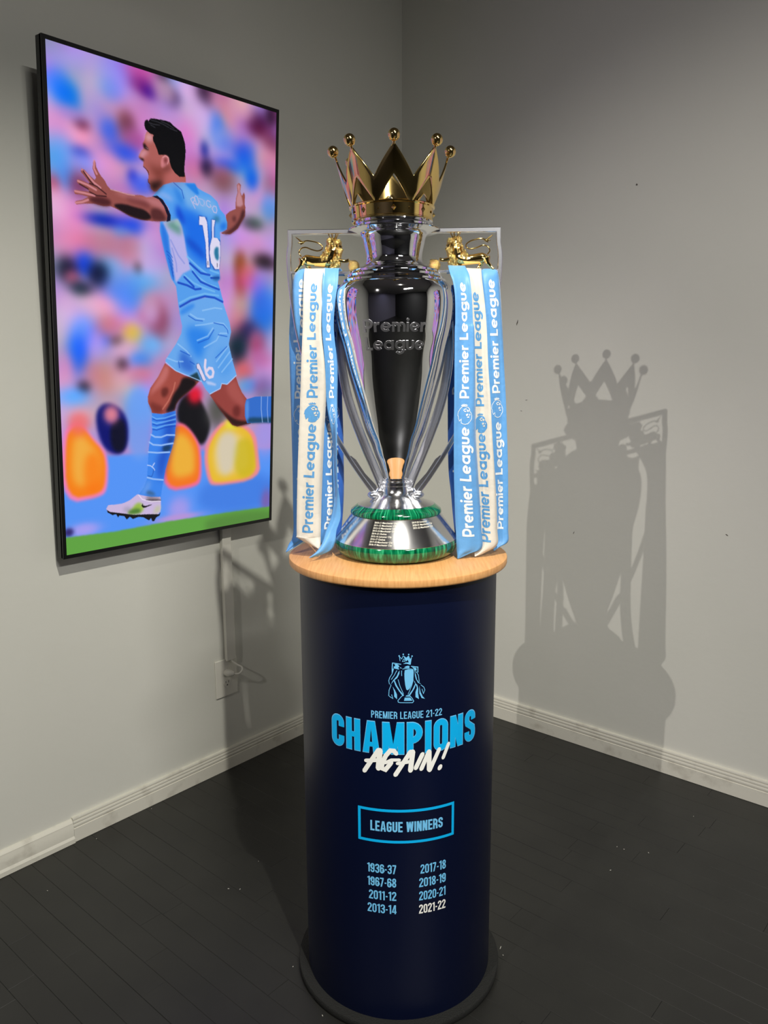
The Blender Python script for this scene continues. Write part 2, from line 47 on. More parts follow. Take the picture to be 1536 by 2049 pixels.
('p',[240,185,60],[917,1723,942,1569,975,1515,1040,1506,1106,1536,1160,1590,1165,1688,1136,1718],22,0.9),('p',[240,140,150],[1245,1609,1338,1516,1490,1450,1811,1514,1856,1637,1892,1780,1357,1789,1291,1754],8,1.0),('p',[235,190,50],[1284,1612,1364,1528,1495,1468,1770,1525,1808,1635,1839,1764,1381,1774,1323,1742],9,1.0),('p',[235,205,130],[1350,1617,1409,1555,1504,1511,1702,1554,1729,1634,1750,1727,1422,1736,1380,1713],22,0.9),('p',[205,185,30],[1550,1569,1791,1550,1838,1758,1591,1763],20,0.8),('g',[235,225,60],[1549,1479],59,22,1.0),('p',[205,205,215],[1376,1535,1549,1506,1629,1581,1551,1742,1414,1734],25,0.6),('g',[165,155,238],[1005,1877],89,53,1.0),('g',[185,150,220],[987,1915],181,15,1.0),('g',[170,160,245],[149,1899],103,24,1.0),('g',[50,40,110],[27,1900],31,15,1.0),('g',[120,100,180],[1960,1901],54,49,1.0),('p',[98,165,68],[-17,1920,404,1930,899,1925,1454,1930,2061,1938,2065,2047,-25,2011],2,1.0),('p',[82,130,58],[1261,1937,2061,1948,2065,2047,1261,2015],25,0.7),('p',[150,80,75],[1430,587,1486,568,1475,505,1513,487,1576,470,1573,464,1576,425,1593,396,1585,364,1606,353,1628,360,1621,391,1639,407,1660,390,1671,402,1669,442,1678,456,1673,496,1634,527,1599,557,1521,588,1437,592],0,1.0),('p',[205,150,165],[1589,367,1603,356,1621,367,1618,391,1639,414,1654,446,1626,457,1583,458,1581,424,1600,393],3,0.8),('p',[60,25,30],[1669,463,1673,496,1634,527,1599,557,1521,588,1437,592,1493,577,1563,550,1619,510,1640,471],6,0.85),('p',[70,30,35],[1534,510,1577,498,1584,524,1549,533],8,0.6),('p',[150,80,75],[811,483,737,492,695,487,641,491,582,492,524,489,444,486,420,475,401,457,374,443,356,430,338,412,334,393,326,387,317,395,310,420,322,437,335,452,323,462,286,449,244,430,226,429,220,441,243,453,284,476,284,481,225,473,196,472,188,482,203,489,266,502,282,511,228,512,180,512,164,519,173,529,221,527,270,531,225,546,177,554,168,561,181,567,241,559,317,553,384,557,440,552,520,563,601,580,703,587,802,584,871,579,922,576,942,563,911,518,855,488],0,1.0),('p',[20,8,12],[452,544,545,533,639,540,717,542,771,561,777,575,734,584,691,586,601,579,520,563],5,0.95),('p',[60,20,25],[275,531,375,520,453,530,440,552,384,557,317,553,280,544],6,0.8),('p',[60,22,26],[772,535,822,525,866,533,909,566,903,576,802,582,771,570],8,0.7),('p',[90,35,40],[558,498,635,500,737,503,779,523,760,536,663,526,581,522],12,0.5),('p',[215,140,150],[455,488,530,491,641,494,725,490,842,486,898,507,910,536,873,527,785,522,725,504,605,506,512,502],10,0.55),('l',[225,150,160],[325,390,321,419,341,438],13.6,0.75),('l',[225,150,160],[231,433,270,448,317,473,366,488],13.6,0.75),('l',[225,150,160],[198,478,267,486,332,499],13.6,0.75),('l',[225,150,160],[174,518,244,519,319,522],13.6,0.75),('l',[225,150,160],[176,561,225,554,269,542],13.6,0.75),('l',[50,18,22],[284,479,338,485,409,508],8.7,0.85),('l',[50,18,22],[282,511,336,520,409,517],8.7,0.85),('l',[50,18,22],[239,437,290,470,311,479],8.7,0.85),('l',[50,18,22],[208,488,272,501],8.7,0.85),('l',[235,190,200],[444,487,512,490,582,494,641,493],4.9,0.7),
('p',[165,75,65],[881,1186,819,1245,745,1296,720,1335,723,1362,750,1391,757,1411,821,1416,966,1408,980,1375,1014,1351,1117,1312,1205,1272,1188,1259,1067,1242,967,1218],0,1.0),('p',[14,6,12],[1050,1242,1205,1268,1117,1312,1014,1351,980,1375,971,1404,870,1411,921,1374,956,1326,1015,1291],7,0.97),('p',[215,130,130],[881,1190,926,1206,900,1254,833,1293,760,1320,732,1335,761,1296,827,1245],12,0.6),('p',[80,25,22],[849,1297,907,1293,914,1322,864,1345,840,1325],9,0.7),('p',[90,28,25],[727,1351,799,1368,863,1381,854,1405,821,1414,757,1409],10,0.55),('l',[225,140,120],[974,1274,956,1310,913,1354,855,1393],12.1,0.5),('p',[150,65,60],[1312,1331,1421,1311,1435,1282,1505,1287,1590,1249,1619,1288,1659,1327,1708,1358,1769,1386,1761,1488,1711,1487,1613,1497,1555,1487,1478,1441,1403,1396,1348,1357],0,1.0),('p',[30,12,12],[1330,1340,1403,1388,1516,1438,1612,1466,1751,1475,1751,1488,1613,1497,1555,1487,1478,1441,1403,1396],8,0.85),('p',[190,100,95],[1477,1291,1590,1257,1620,1301,1698,1358,1700,1411,1611,1383,1515,1342],16,0.5),('p',[85,25,25],[1573,1391,1640,1392,1641,1445,1583,1452,1554,1421],12,0.6),('p',[50,110,205],[1708,1363,1808,1351,1992,1352,2013,1350,2019,1491,1914,1484,1721,1483,1695,1446,1694,1393],0,1.0),('p',[15,60,80],[1720,1452,1913,1461,2017,1459,2019,1491,1903,1486,1721,1485],7,0.8),('l',[160,190,240],[1881,1352,1881,1415,1898,1483],6.8,1.0),('l',[150,180,240],[1956,1353,1953,1417,1966,1485],6.8,1.0),('p',[110,170,240],[1704,1372,1738,1359,1736,1474,1711,1469,1698,1411],6,0.6),('p',[60,135,240],[756,1408,852,1416,975,1403,980,1451,973,1485,967,1523,942,1572,911,1617,874,1674,848,1737,829,1792,822,1812,769,1821,678,1814,623,1775,669,1746,699,1711,710,1648,721,1568,734,1529,755,1493,752,1439],0,1.0),('p',[20,70,190],[881,1414,975,1405,973,1485,961,1526,905,1617,862,1685,843,1728,796,1711,794,1612,847,1579,861,1511],22,0.75),('p',[10,45,60],[848,1559,942,1560,917,1591,847,1591],8,0.7),('p',[20,50,110],[913,1524,967,1523,951,1552,889,1552],8,0.6),('l',[120,185,250],[758,1425,794,1436,875,1434,975,1420],8.5,0.8),('l',[120,185,250],[757,1449,794,1457,874,1451,974,1442],8.5,0.8),('l',[120,185,250],[756,1473,793,1478,874,1468,974,1464],8.5,0.8),('l',[15,70,190],[763,1435,800,1444,880,1442,975,1431],7.5,0.8),('l',[15,70,190],[762,1459,799,1466,880,1460,974,1452],7.5,0.8),('l',[15,70,190],[761,1483,798,1487,879,1477,974,1474],7.5,0.8),('l',[150,190,250],[744,1506,780,1518,837,1521,890,1513,964,1516],12.8,1.0),('l',[150,190,250],[728,1540,762,1553,836,1559,889,1556,948,1554],12.8,1.0),('l',[150,190,250],[718,1585,800,1592,914,1594],12.8,1.0),('l',[150,190,250],[705,1702,756,1712,849,1722],12.8,1.0),('l',[190,210,255],[707,1645,735,1649,763,1662,772,1671],7.5,1.0),('l',[200,215,255],[752,1654,773,1638,758,1647],6.4,1.0),('l',[15,60,150],[711,1695,745,1700,757,1685,763,1668],5.3,0.7),('p',[130,170,235],[704,1714,738,1722,725,1759,668,1778,628,1776,675,1747],14,0.6),('p',[60,80,90],[691,1765,737,1765,794,1793,696,1783],9,0.6),
('p',[205,185,225],[612,1774,589,1781,544,1796,489,1806,419,1807,355,1805,338,1820,348,1835,432,1850,541,1865,791,1885,820,1872,827,1849,825,1813,823,1801,736,1795,667,1784],0,1.0),('p',[150,190,60],[587,1819,632,1811,671,1837,653,1862,563,1864,508,1856,564,1837],9,0.9),('p',[70,120,50],[559,1840,631,1840,642,1864,541,1862,519,1851],8,0.9),('p',[190,200,140],[769,1844,827,1840,814,1874,733,1877,768,1862],12,0.7),('p',[120,130,130],[493,1823,564,1832,541,1856,476,1839],12,0.4),('p',[90,80,70],[679,1791,736,1795,822,1807,825,1819,735,1815,695,1803],9,0.7),('p',[15,15,20],[343,1826,369,1837,454,1849,574,1867,710,1875,808,1883,820,1872,814,1889,781,1896,760,1913,743,1911,732,1895,714,1905,691,1897,663,1886,618,1880,567,1886,540,1873,512,1884,491,1866,448,1860,437,1868,421,1852,389,1853,348,1838],0,1.0),('p',[10,10,12],[646,1831,655,1821,663,1822,657,1828,677,1833,752,1831,677,1842,659,1840],0,1.0),('l',[30,20,30],[689,1806,825,1817],4.8,1.0),('l',[245,235,250],[623,1778,655,1801,735,1818,822,1821],7.5,0.8),('p',[105,170,240],[1015,939,1158,899,1349,876,1447,897,1484,945,1521,993,1536,1034,1513,1093,1551,1168,1590,1227,1600,1244,1496,1287,1440,1282,1426,1303,1321,1333,1276,1310,1232,1272,1188,1265,1118,1247,983,1222,886,1179,886,1171,936,1135,986,1099,1037,1051,1046,1020,1030,985],0,1.0),('p',[20,120,235],[1071,1027,1173,1013,1331,1038,1330,1079,1242,1120,1259,1153,1189,1169,1137,1129,1095,1082],26,0.75),('p',[40,130,235],[1023,946,1157,911,1174,930,1030,977],8,0.7),('p',[15,70,190],[1019,1130,1086,1138,1154,1182,1171,1218,1119,1234,1009,1206,1018,1170],18,0.6),('p',[15,50,60],[1105,1247,1188,1226,1223,1266,1188,1270],4,0.9),('p',[70,150,235],[1384,1119,1504,1109,1580,1219,1440,1261,1375,1202],24,0.5),('l',[150,200,250],[1173,1013,1260,1007,1366,996,1457,998,1503,1026],11.4,0.75),('l',[150,200,250],[1123,963,1191,981,1260,983],11.4,0.75),('l',[150,200,250],[1243,944,1366,928,1438,930],11.4,0.75),('l',[150,200,250],[1190,1081,1295,1059,1348,1021],11.4,0.75),('l',[150,200,250],[1259,1112,1384,1078,1421,1044,1494,1043],11.4,0.75),('l',[150,200,250],[1384,1177,1504,1105],11.4,0.75),('l',[150,200,250],[1403,1206,1523,1130],11.4,0.75),('l',[150,200,250],[1440,1227,1551,1164],11.4,0.75),('l',[150,200,250],[1003,1099,1086,1130,1128,1154],11.4,0.75),('l',[150,200,250],[902,1163,984,1178,1051,1178],11.4,0.75),('l',[20,85,200],[1357,997,1457,1005,1498,1026,1503,1043],7.6,0.8),('l',[20,85,200],[1402,1051,1494,1058],7.6,0.8),('l',[20,85,200],[1106,971,1173,989,1243,991],7.6,0.8),('l',[20,85,200],[1198,1092,1304,1071,1357,1029],7.6,0.8),('l',[20,85,200],[1027,1130,1120,1150],7.6,0.8),('l',[20,85,200],[1375,1160,1494,1105],7.6,0.8),('l',[20,85,200],[1119,1178,1162,1190],7.6,0.8),('l',[20,85,200],[1009,1178,1017,1206],7.6,0.8),('l',[190,215,255],[1316,1331,1426,1305,1440,1282,1496,1286,1595,1244],6.1,1.0),('l',[170,205,250],[890,1182,983,1220,1118,1247,1232,1270],6.1,1.0),('p',[15,20,80],[1188,1186,1210,1190,1272,1260,1267,1270,1245,1266,1197,1214,1180,1206],2,0.8),
('p',[225,215,240],[1184,1192,1202,1186,1213,1194,1276,1262,1258,1270,1245,1262,1201,1214,1188,1210],0,1.0),('l',[225,215,240],[1272,1171,1266,1202,1281,1235,1312,1252,1344,1248,1353,1227,1339,1210,1308,1208,1283,1223],22.8,1.0),('p',[190,205,245],[1272,1268,1330,1273,1384,1284,1375,1292,1294,1285],3,0.9),('p',[85,160,240],[794,482,837,454,880,428,940,414,1002,404,1076,403,1165,396,1191,411,1230,419,1322,432,1389,455,1416,486,1465,506,1489,537,1486,565,1444,580,1417,585,1420,633,1420,694,1403,735,1417,768,1417,796,1396,806,1421,842,1438,873,1456,897,1362,882,1266,882,1119,903,1015,942,1003,895,991,847,948,814,918,760,889,707,866,654,849,621,854,581,942,574,931,521,884,492],0,1.0),('p',[10,100,232],[1074,510,1203,517,1295,566,1335,623,1294,686,1321,760,1161,723,1097,697,1072,626,1035,570,1005,533,1000,499,1037,507],34,0.85),('p',[5,60,205],[1000,496,1024,505,1074,553,1073,585,1029,559,998,545],14,0.85),('p',[0,60,190],[1072,620,1162,643,1261,688,1280,720,1201,691,1097,665],14,0.6),('p',[125,180,235],[1002,406,1076,405,1114,432,1216,449,1335,445,1389,467,1389,503,1308,521,1203,506,1100,499,1075,481,1051,438],20,0.8),('p',[30,125,230],[1076,405,1175,397,1194,414,1213,438,1191,443,1133,425],4,0.9),('p',[5,100,215],[965,420,1020,435,1069,465,1075,493,1025,491,994,460],14,0.45),('p',[150,180,240],[812,475,873,456,939,465,975,481,957,491,908,484,866,479],10,0.7),('p',[185,180,235],[875,582,1011,558,1048,587,1072,634,1090,689,1128,767,1056,788,992,830,967,792,950,735,933,678,928,635],3,1.0),('p',[90,150,130],[890,581,1011,561,1060,627,984,617,917,596],16,0.85),('p',[150,195,180],[998,559,1017,563,1048,587,1016,589,973,581],8,0.7),('l',[140,150,225],[946,651,1013,711,1070,743],13.0,0.7),('l',[140,150,225],[958,685,994,747,999,782],13.0,0.7),('p',[30,110,225],[854,584,881,587,922,636,933,687,956,749,979,818,954,817,901,717,866,656],7,0.8),('l',[20,75,190],[908,700,935,708,960,724],7.1,0.6),('l',[20,75,190],[916,714,940,724,961,740],7.1,0.6),('l',[20,75,190],[924,729,944,740,963,756],7.1,0.6),('l',[20,75,190],[933,743,949,755,964,772],7.1,0.6),('l',[20,75,190],[941,758,954,771,966,788],7.1,0.6),('l',[20,75,190],[949,773,958,787,967,804],7.1,0.6),('l',[20,75,190],[958,788,963,803,969,820],7.1,0.6),('l',[120,190,245],[1122,749,1186,791,1293,823,1376,832,1417,845],14.2,0.8),('l',[120,190,245],[1069,794,1160,825,1259,842,1362,854],14.2,0.8),('l',[120,190,245],[1096,712,1200,751,1294,780,1348,790],14.2,0.8),('l',[120,190,245],[1022,918,1119,890,1266,867,1403,871],14.2,0.8),('l',[120,190,245],[1321,760,1403,769],14.2,0.8),('l',[10,60,190],[1011,829,1094,837,1173,852,1226,847],16.5,0.8),('l',[10,60,190],[1147,775,1226,816,1334,833,1410,843],16.5,0.8),('l',[10,60,190],[1122,740,1226,777,1314,782],16.5,0.8),('l',[10,60,190],[1328,794,1403,790],16.5,0.8),('l',[10,60,190],[1028,933,1132,902,1266,879,1362,882,1446,898],16.5,0.8),('l',[10,60,190],[1069,802,1159,840],16.5,0.8),('p',[20,80,150],[1328,791,1417,777,1417,796,1389,806,1348,802],7,0.8),
('p',[20,110,225],[1410,561,1437,541,1486,538,1486,565,1437,582],12,0.8),('p',[20,90,110],[1335,531,1403,511,1416,543,1369,543],12,0.6),('p',[12,10,40],[786,483,830,477,878,489,919,517,949,548,945,571,911,578,918,551,889,516,848,492],0,1.0),('l',[20,70,180],[977,411,1051,435,1069,468],5.9,0.8),('p',[20,60,160],[1208,529,1285,530,1311,640,1321,751,1280,753,1273,642,1242,569,1209,570],2,0.8),('p',[225,220,245],[1214,532,1268,530,1288,552,1298,611,1314,747,1287,750,1274,642,1245,567,1212,568],0,1.0),('p',[20,60,160],[1328,536,1372,535,1362,565,1362,616,1420,621,1420,694,1407,755,1355,756,1314,715,1308,664,1328,618],2,0.8),('p',[225,220,245],[1335,537,1367,537,1354,571,1355,613,1389,614,1417,630,1420,679,1410,750,1369,753,1328,726,1314,685,1318,651,1338,614],0,1.0),('p',[40,120,160],[1362,664,1382,652,1403,655,1404,704,1393,715,1369,703,1358,682],2,1.0),('l',[20,20,50],[1297,722,1297,737],5.3,1.0),('l',[20,20,50],[1389,726,1389,742],5.3,1.0),('l',[195,190,230],[1174,501,1132,465,1152,456,1171,459,1168,469,1151,478,1197,486],6.5,1.0),('l',[195,190,230],[1168,454,1178,447,1194,450,1210,470,1203,482,1187,481,1170,459,1168,454],6.5,1.0),('l',[195,190,230],[1210,456,1249,458,1262,472,1249,485,1226,481,1216,464],5.9,0.7),('l',[195,190,230],[1262,460,1269,483],5.3,0.6),('l',[195,190,230],[1318,461,1295,457,1281,464,1285,479,1308,486,1328,481,1318,473],6.5,1.0),('l',[195,190,230],[1352,476,1376,477,1386,491,1379,504,1355,503,1338,489,1352,476],7.1,1.0),('p',[175,95,90],[750,232,738,245,730,266,716,280,721,301,705,309,680,332,679,340,696,346,713,349,718,356,714,369,729,376,748,389,759,399,756,417,754,430,771,436,776,454,803,464,827,460,884,429,965,411,1089,399,1086,373,1049,338,969,281,889,254,835,234],0,1.0),('p',[225,165,175],[750,234,800,238,803,263,772,270,745,268,730,269,738,245],12,0.8),('p',[225,165,185],[720,308,705,309,681,331,685,338,711,341,731,324,762,314,751,304],10,0.8),('p',[95,35,25],[745,350,788,360,830,368,853,384,829,401,806,389,775,374],22,0.7),('p',[30,12,10],[754,423,781,429,829,416,884,411,884,426,843,448,819,464,792,463,774,452,769,436],14,0.95),('p',[90,30,20],[830,368,878,360,910,368,893,399,845,414,821,406],28,0.7),('p',[205,110,110],[901,380,966,368,1027,386,1081,377,1081,400,965,411,900,417],28,0.5),('p',[10,5,10],[679,340,711,341,725,345,716,351,698,347],3,0.95),('p',[20,8,15],[716,283,733,280,744,289,759,296,765,303,744,303,721,299],4,0.95),('l',[200,150,150],[740,295,757,298],3.5,0.8),('l',[40,12,15],[716,372,737,379,756,388,761,400],4.7,0.9),('l',[60,20,20],[754,419,756,430,771,436],4.7,0.9),('p',[4,4,8],[731,201,737,191,756,184,763,190,783,177,814,174,860,172,916,170,955,172,975,180,1011,189,1048,197,1068,219,1082,240,1088,269,1085,297,1078,325,1076,344,1079,378,1031,382,991,371,959,352,943,330,935,312,912,306,848,312,837,295,818,274,803,263,799,249,808,238,781,237,754,230,739,224,732,214],0,1.0),('l',[75,75,85],[767,195,805,197,860,194],6.3,0.6),('l',[75,75,85],[787,183,837,183,891,187,939,194],6.3,0.6),
('l',[75,75,85],[872,178,931,182,983,192],6.3,0.6),('l',[75,75,85],[951,196,1011,200],6.3,0.6),('l',[75,75,85],[782,202,820,208],6.3,0.6),('p',[215,130,135],[867,337,875,322,904,307,927,309,941,321,933,338,902,354,882,361,868,359],2,1.0),('p',[90,25,25],[895,318,919,314,927,324,915,340,903,341,891,337],6,0.8),('l',[240,175,180],[883,319,907,310,931,314,935,327,923,341],4.7,0.8),('p',[60,18,15],[866,363,910,355,947,338,959,354,926,368,886,370],14,0.6)]}
# ------------------------------------------------------------------ helpers
def srgb(r, g, b):
    f = lambda c: (c/255/12.92) if c/255 <= .04045 else ((c/255+.055)/1.055)**2.4
    return (f(r), f(g), f(b), 1)
def mat(name, col, rough=.5, metal=0, bump=None, noise=None, coat=0, spec=.5, sheen=0):
    m = bpy.data.materials.new(name); m.use_nodes = True; nt = m.node_tree; b = nt.nodes['Principled BSDF']
    b.inputs['Base Color'].default_value = col; b.inputs['Roughness'].default_value = rough
    b.inputs['Metallic'].default_value = metal; b.inputs['Specular IOR Level'].default_value = spec
    if coat: b.inputs['Coat Weight'].default_value = coat; b.inputs['Coat Roughness'].default_value = .1
    if sheen: b.inputs['Sheen Weight'].default_value = sheen
    tc = nt.nodes.new('ShaderNodeTexCoord')
    if bump:
        sc, st, dist = bump
        n = nt.nodes.new('ShaderNodeTexNoise'); n.inputs['Scale'].default_value = sc; n.inputs['Detail'].default_value = 4
        nt.links.new(tc.outputs['Object'], n.inputs['Vector'])
        bp = nt.nodes.new('ShaderNodeBump'); bp.inputs['Strength'].default_value = st; bp.inputs['Distance'].default_value = dist
        nt.links.new(n.outputs['Fac'], bp.inputs['Height']); nt.links.new(bp.outputs['Normal'], b.inputs['Normal'])
    if noise:
        sc, c2, lo, hi, stretch = noise
        mp = nt.nodes.new('ShaderNodeMapping'); mp.inputs['Scale'].default_value = stretch
        n = nt.nodes.new('ShaderNodeTexNoise'); n.inputs['Scale'].default_value = sc; n.inputs['Detail'].default_value = 6
        cr = nt.nodes.new('ShaderNodeValToRGB'); cr.color_ramp.elements[0].position = lo; cr.color_ramp.elements[1].position = hi
        cr.color_ramp.elements[0].color = col; cr.color_ramp.elements[1].color = c2
        nt.links.new(tc.outputs['Object'], mp.inputs[0]); nt.links.new(mp.outputs[0], n.inputs['Vector'])
        nt.links.new(n.outputs['Fac'], cr.inputs[0]); nt.links.new(cr.outputs[0], b.inputs['Base Color'])
    return m
M = {}
M['wall'] = mat('wall paint', srgb(212, 212, 201), .62, bump=(45, .30, .0016), noise=(1.3, srgb(218, 217, 207), .35, .7, (1, 1, 1)))
M['trim'] = mat('trim paint', srgb(220, 217, 203), .38, bump=(60, .25, .0015), noise=(14, srgb(176, 170, 155), .55, .82, (1, 1, 1)))
M['floor'] = mat('black floor paint', srgb(28, 28, 26), .40, bump=(220, .12, .0006), noise=(5, srgb(37, 37, 34), .3, .75, (1, 1, 1)))
M['darkwall'] = mat('dark gallery wall', srgb(92, 90, 104), .7, bump=(60, .1, .001))
M['ceiling'] = mat('grey ceiling', srgb(120, 120, 118), .8)
M['blackwall'] = mat('black gallery wall', srgb(20, 21, 22), .7)
M['navy'] = mat('navy vinyl', srgb(2, 11, 42), .40, bump=(500, .03, .0002), spec=.35)
M['wood'] = mat('beech laminate', srgb(226, 170, 108), .42, noise=(9, srgb(205, 146, 84), .35, .75, (22, 1.2, 4)))
M['ring'] = mat('black base board', srgb(19, 20, 17), .8, bump=(320, .8, .003))
M['silver'] = mat('polished silver', (.86, .86, .88, 1), .035, 1)
M['silver_sat'] = mat('brushed silver', (.80, .80, .80, 1), .17, 1, bump=(400, .05, .0003))
M['silver_arm'] = mat('handle silver', (.88, .89, .93, 1), .27, 1)
M['silver_letter'] = mat('satin silver letters', (.80, .80, .82, 1), .30, 1)
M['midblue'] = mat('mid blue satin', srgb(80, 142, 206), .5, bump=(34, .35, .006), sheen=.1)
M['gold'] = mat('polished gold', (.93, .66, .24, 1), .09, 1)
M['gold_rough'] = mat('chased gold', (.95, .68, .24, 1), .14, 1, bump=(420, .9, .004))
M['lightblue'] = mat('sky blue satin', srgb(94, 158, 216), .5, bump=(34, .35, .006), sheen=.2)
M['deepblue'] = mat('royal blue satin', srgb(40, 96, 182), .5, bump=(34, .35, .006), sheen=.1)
M['whitesatin'] = mat('white satin', srgb(216, 211, 198), .5, bump=(34, .3, .006), sheen=.2)
M['print_white'] = mat('white print', srgb(236, 240, 238), .6)
M['print_grey'] = mat('grey white print', srgb(190, 206, 214), .6)
M['print_blue'] = mat('blue print', srgb(84, 150, 204), .6)
M['cyan'] = mat('cyan vinyl', srgb(0, 182, 246), .45)
M['paleblue'] = mat('pale blue vinyl', srgb(118, 200, 246), .45)
M['offwhite'] = mat('off white vinyl', srgb(250, 250, 242), .45)
M['engrave'] = mat('engraved letters', srgb(225, 222, 205), .5)
M['black'] = mat('black plastic', srgb(9, 10, 10), .35)
M['side'] = mat('dark grey metal casing', srgb(34, 36, 35), .5)
M['white_plastic'] = mat('white plastic', srgb(222, 220, 208), .4)
M['slot'] = mat('dark slot', srgb(30, 30, 26), .7)
M['scuff'] = mat('dark scuff', srgb(96, 90, 82), .8)
M['chip'] = mat('plaster dust', srgb(190, 188, 178), .8)
# malachite: green bands running up and down
mm = mat('malachite', srgb(5, 110, 66), .12, coat=.6); nt = mm.node_tree; b = nt.nodes['Principled BSDF']
tc = nt.nodes.new('ShaderNodeTexCoord'); sp = nt.nodes.new('ShaderNodeSeparateXYZ'); nt.links.new(tc.outputs['Object'], sp.inputs[0])
at = nt.nodes.new('ShaderNodeMath'); at.operation = 'ARCTAN2'; nt.links.new(sp.outputs[0], at.inputs[0]); nt.links.new(sp.outputs[1], at.inputs[1])
cb = nt.nodes.new('ShaderNodeCombineXYZ'); mu = nt.nodes.new('ShaderNodeMath'); mu.operation = 'MULTIPLY'; mu.inputs[1].default_value = 9
nt.links.new(at.outputs[0], mu.inputs[0]); nt.links.new(mu.outputs[0], cb.inputs[0])
mz = nt.nodes.new('ShaderNodeMath'); mz.operation = 'MULTIPLY'; mz.inputs[1].default_value = 9; nt.links.new(sp.outputs[2], mz.inputs[0]); nt.links.new(mz.outputs[0], cb.inputs[2])
n = nt.nodes.new('ShaderNodeTexNoise'); n.inputs['Scale'].default_value = 2.2; n.inputs['Detail'].default_value = 7; n.inputs['Distortion'].default_value = .5
nt.links.new(cb.outputs[0], n.inputs['Vector']); cr = nt.nodes.new('ShaderNodeValToRGB'); e = cr.color_ramp.elements
e[0].position = .34; e[0].color = srgb(2, 48, 32); e[1].position = .68; e[1].color = srgb(54, 172, 120)
k = e.new(.44); k.color = srgb(2, 84, 54); k = e.new(.55); k.color = srgb(8, 118, 74)
nt.links.new(n.outputs['Fac'], cr.inputs[0]); nt.links.new(cr.outputs[0], b.inputs['Base Color'])
M['malachite'] = mm

def mesh_obj(name, V, Fc, m, parent=None, smooth=None, loc=(0, 0, 0), rz=0):
    me = bpy.data.meshes.new(name); me.from_pydata([tuple(v) for v in V], [], Fc); me.update()
    if m: me.materials.append(m)
    if smooth is not None:
        me.shade_smooth()
        if smooth < 180: me.set_sharp_from_angle(angle=math.radians(smooth))
    o = bpy.data.objects.new(name, me); COL.objects.link(o); o.parent = parent; o.location = loc; o.rotation_euler = (0, 0, rz)
    return o
def empty(name, loc, rz=0):
    o = bpy.data.objects.new(name, None); COL.objects.link(o); o.location = loc; o.rotation_euler = (0, 0, rz); o.empty_display_size = .05; return o
def tag(o, label=None, cat=None, group=None, kind=None):
    if label: o['label'] = label
    if cat: o['category'] = cat
    if group: o['group'] = group
    if kind: o['kind'] = kind
    return o
def fixn(o):
    bm = bmesh.new(); bm.from_mesh(o.data); bmesh.ops.recalc_face_normals(bm, faces=bm.faces); bm.to_mesh(o.data); bm.free(); return o
def box(name, lo, hi, m, parent=None, bev=0, loc=(0, 0, 0), rz=0):
    x0, y0, z0 = lo; x1, y1, z1 = hi
    V = [(x0, y0, z0), (x1, y0, z0), (x1, y1, z0), (x0, y1, z0), (x0, y0, z1), (x1, y0, z1), (x1, y1, z1), (x0, y1, z1)]
    Fc = [(0, 3, 2, 1), (4, 5, 6, 7), (0, 1, 5, 4), (1, 2, 6, 5), (2, 3, 7, 6), (3, 0, 4, 7)]
    o = mesh_obj(name, V, Fc, m, parent, loc=loc, rz=rz)
    if bev:
        md = o.modifiers.new('bevel', 'BEVEL'); md.width = bev; md.segments = 3; md.limit_method = 'ANGLE'
    return o
def lathe(name, prof, m, parent, seg=128, smooth=35):
    V, Fc = [], []
    for r, z in prof:
        for i in range(seg):
            a = 2*PI*i/seg; V.append((r*math.cos(a), r*math.sin(a), z))
    for j in range(len(prof)-1):
        for i in range(seg):
            k = (i+1) % seg; Fc.append((j*seg+i, j*seg+k, (j+1)*seg+k, (j+1)*seg+i))
    return fixn(mesh_obj(name, V, Fc, m, parent, smooth))
def catmull(P, n=5):
    P = [np.array(p, float) for p in P]; Q = [2*P[0]-P[1]]+P+[2*P[-1]-P[-2]]; out = []
    for i in range(1, len(Q)-2):
        for k in range(n):
            t = k/n; a, b, c, d = Q[i-1:i+3]
            out.append(.5*((2*b)+(c-a)*t+(2*a-5*b+4*c-d)*t*t+(3*b-a-3*c+d)*t**3))
    out.append(P[-1]); return out
def sweep_rect(V, Fc, path, w_, d_, taper=None):     # path in x,z ; w in plane, d along y
    n = len(path); base = len(V); P = [Vector((p[0], p[1])) for p in path]
    for i, p in enumerate(P):
        a = P[max(i-1, 0)]; c = P[min(i+1, n-1)]
        t1 = (p-a).normalized() if i > 0 else (c-p).normalized(); t2 = (c-p).normalized() if i < n-1 else t1
        t = (t1+t2).normalized(); nn = Vector((-t.y, t.x)); k = 1/max(.5, nn.dot(Vector((-t1.y, t1.x))))
        s = taper(i/(n-1)) if taper else 1; hw = w_/2*s*k; ch = min(.0018, hw*.4)
        for (u, v) in ((-hw, -d_/2+ch), (-hw+ch, -d_/2), (hw-ch, -d_/2), (hw, -d_/2+ch), (hw, d_/2-ch), (hw-ch, d_/2), (-hw+ch, d_/2), (-hw, d_/2-ch)):
            V.append((p.x+nn.x*u, v, p.y+nn.y*u))
    for i in range(n-1):
        for j in range(8):
            k = (j+1) % 8; a = base+i*8; Fc.append((a+j, a+k, a+8+k, a+8+j))
    Fc.append(tuple(base+j for j in range(8))); Fc.append(tuple(base+(n-1)*8+j for j in reversed(range(8))))
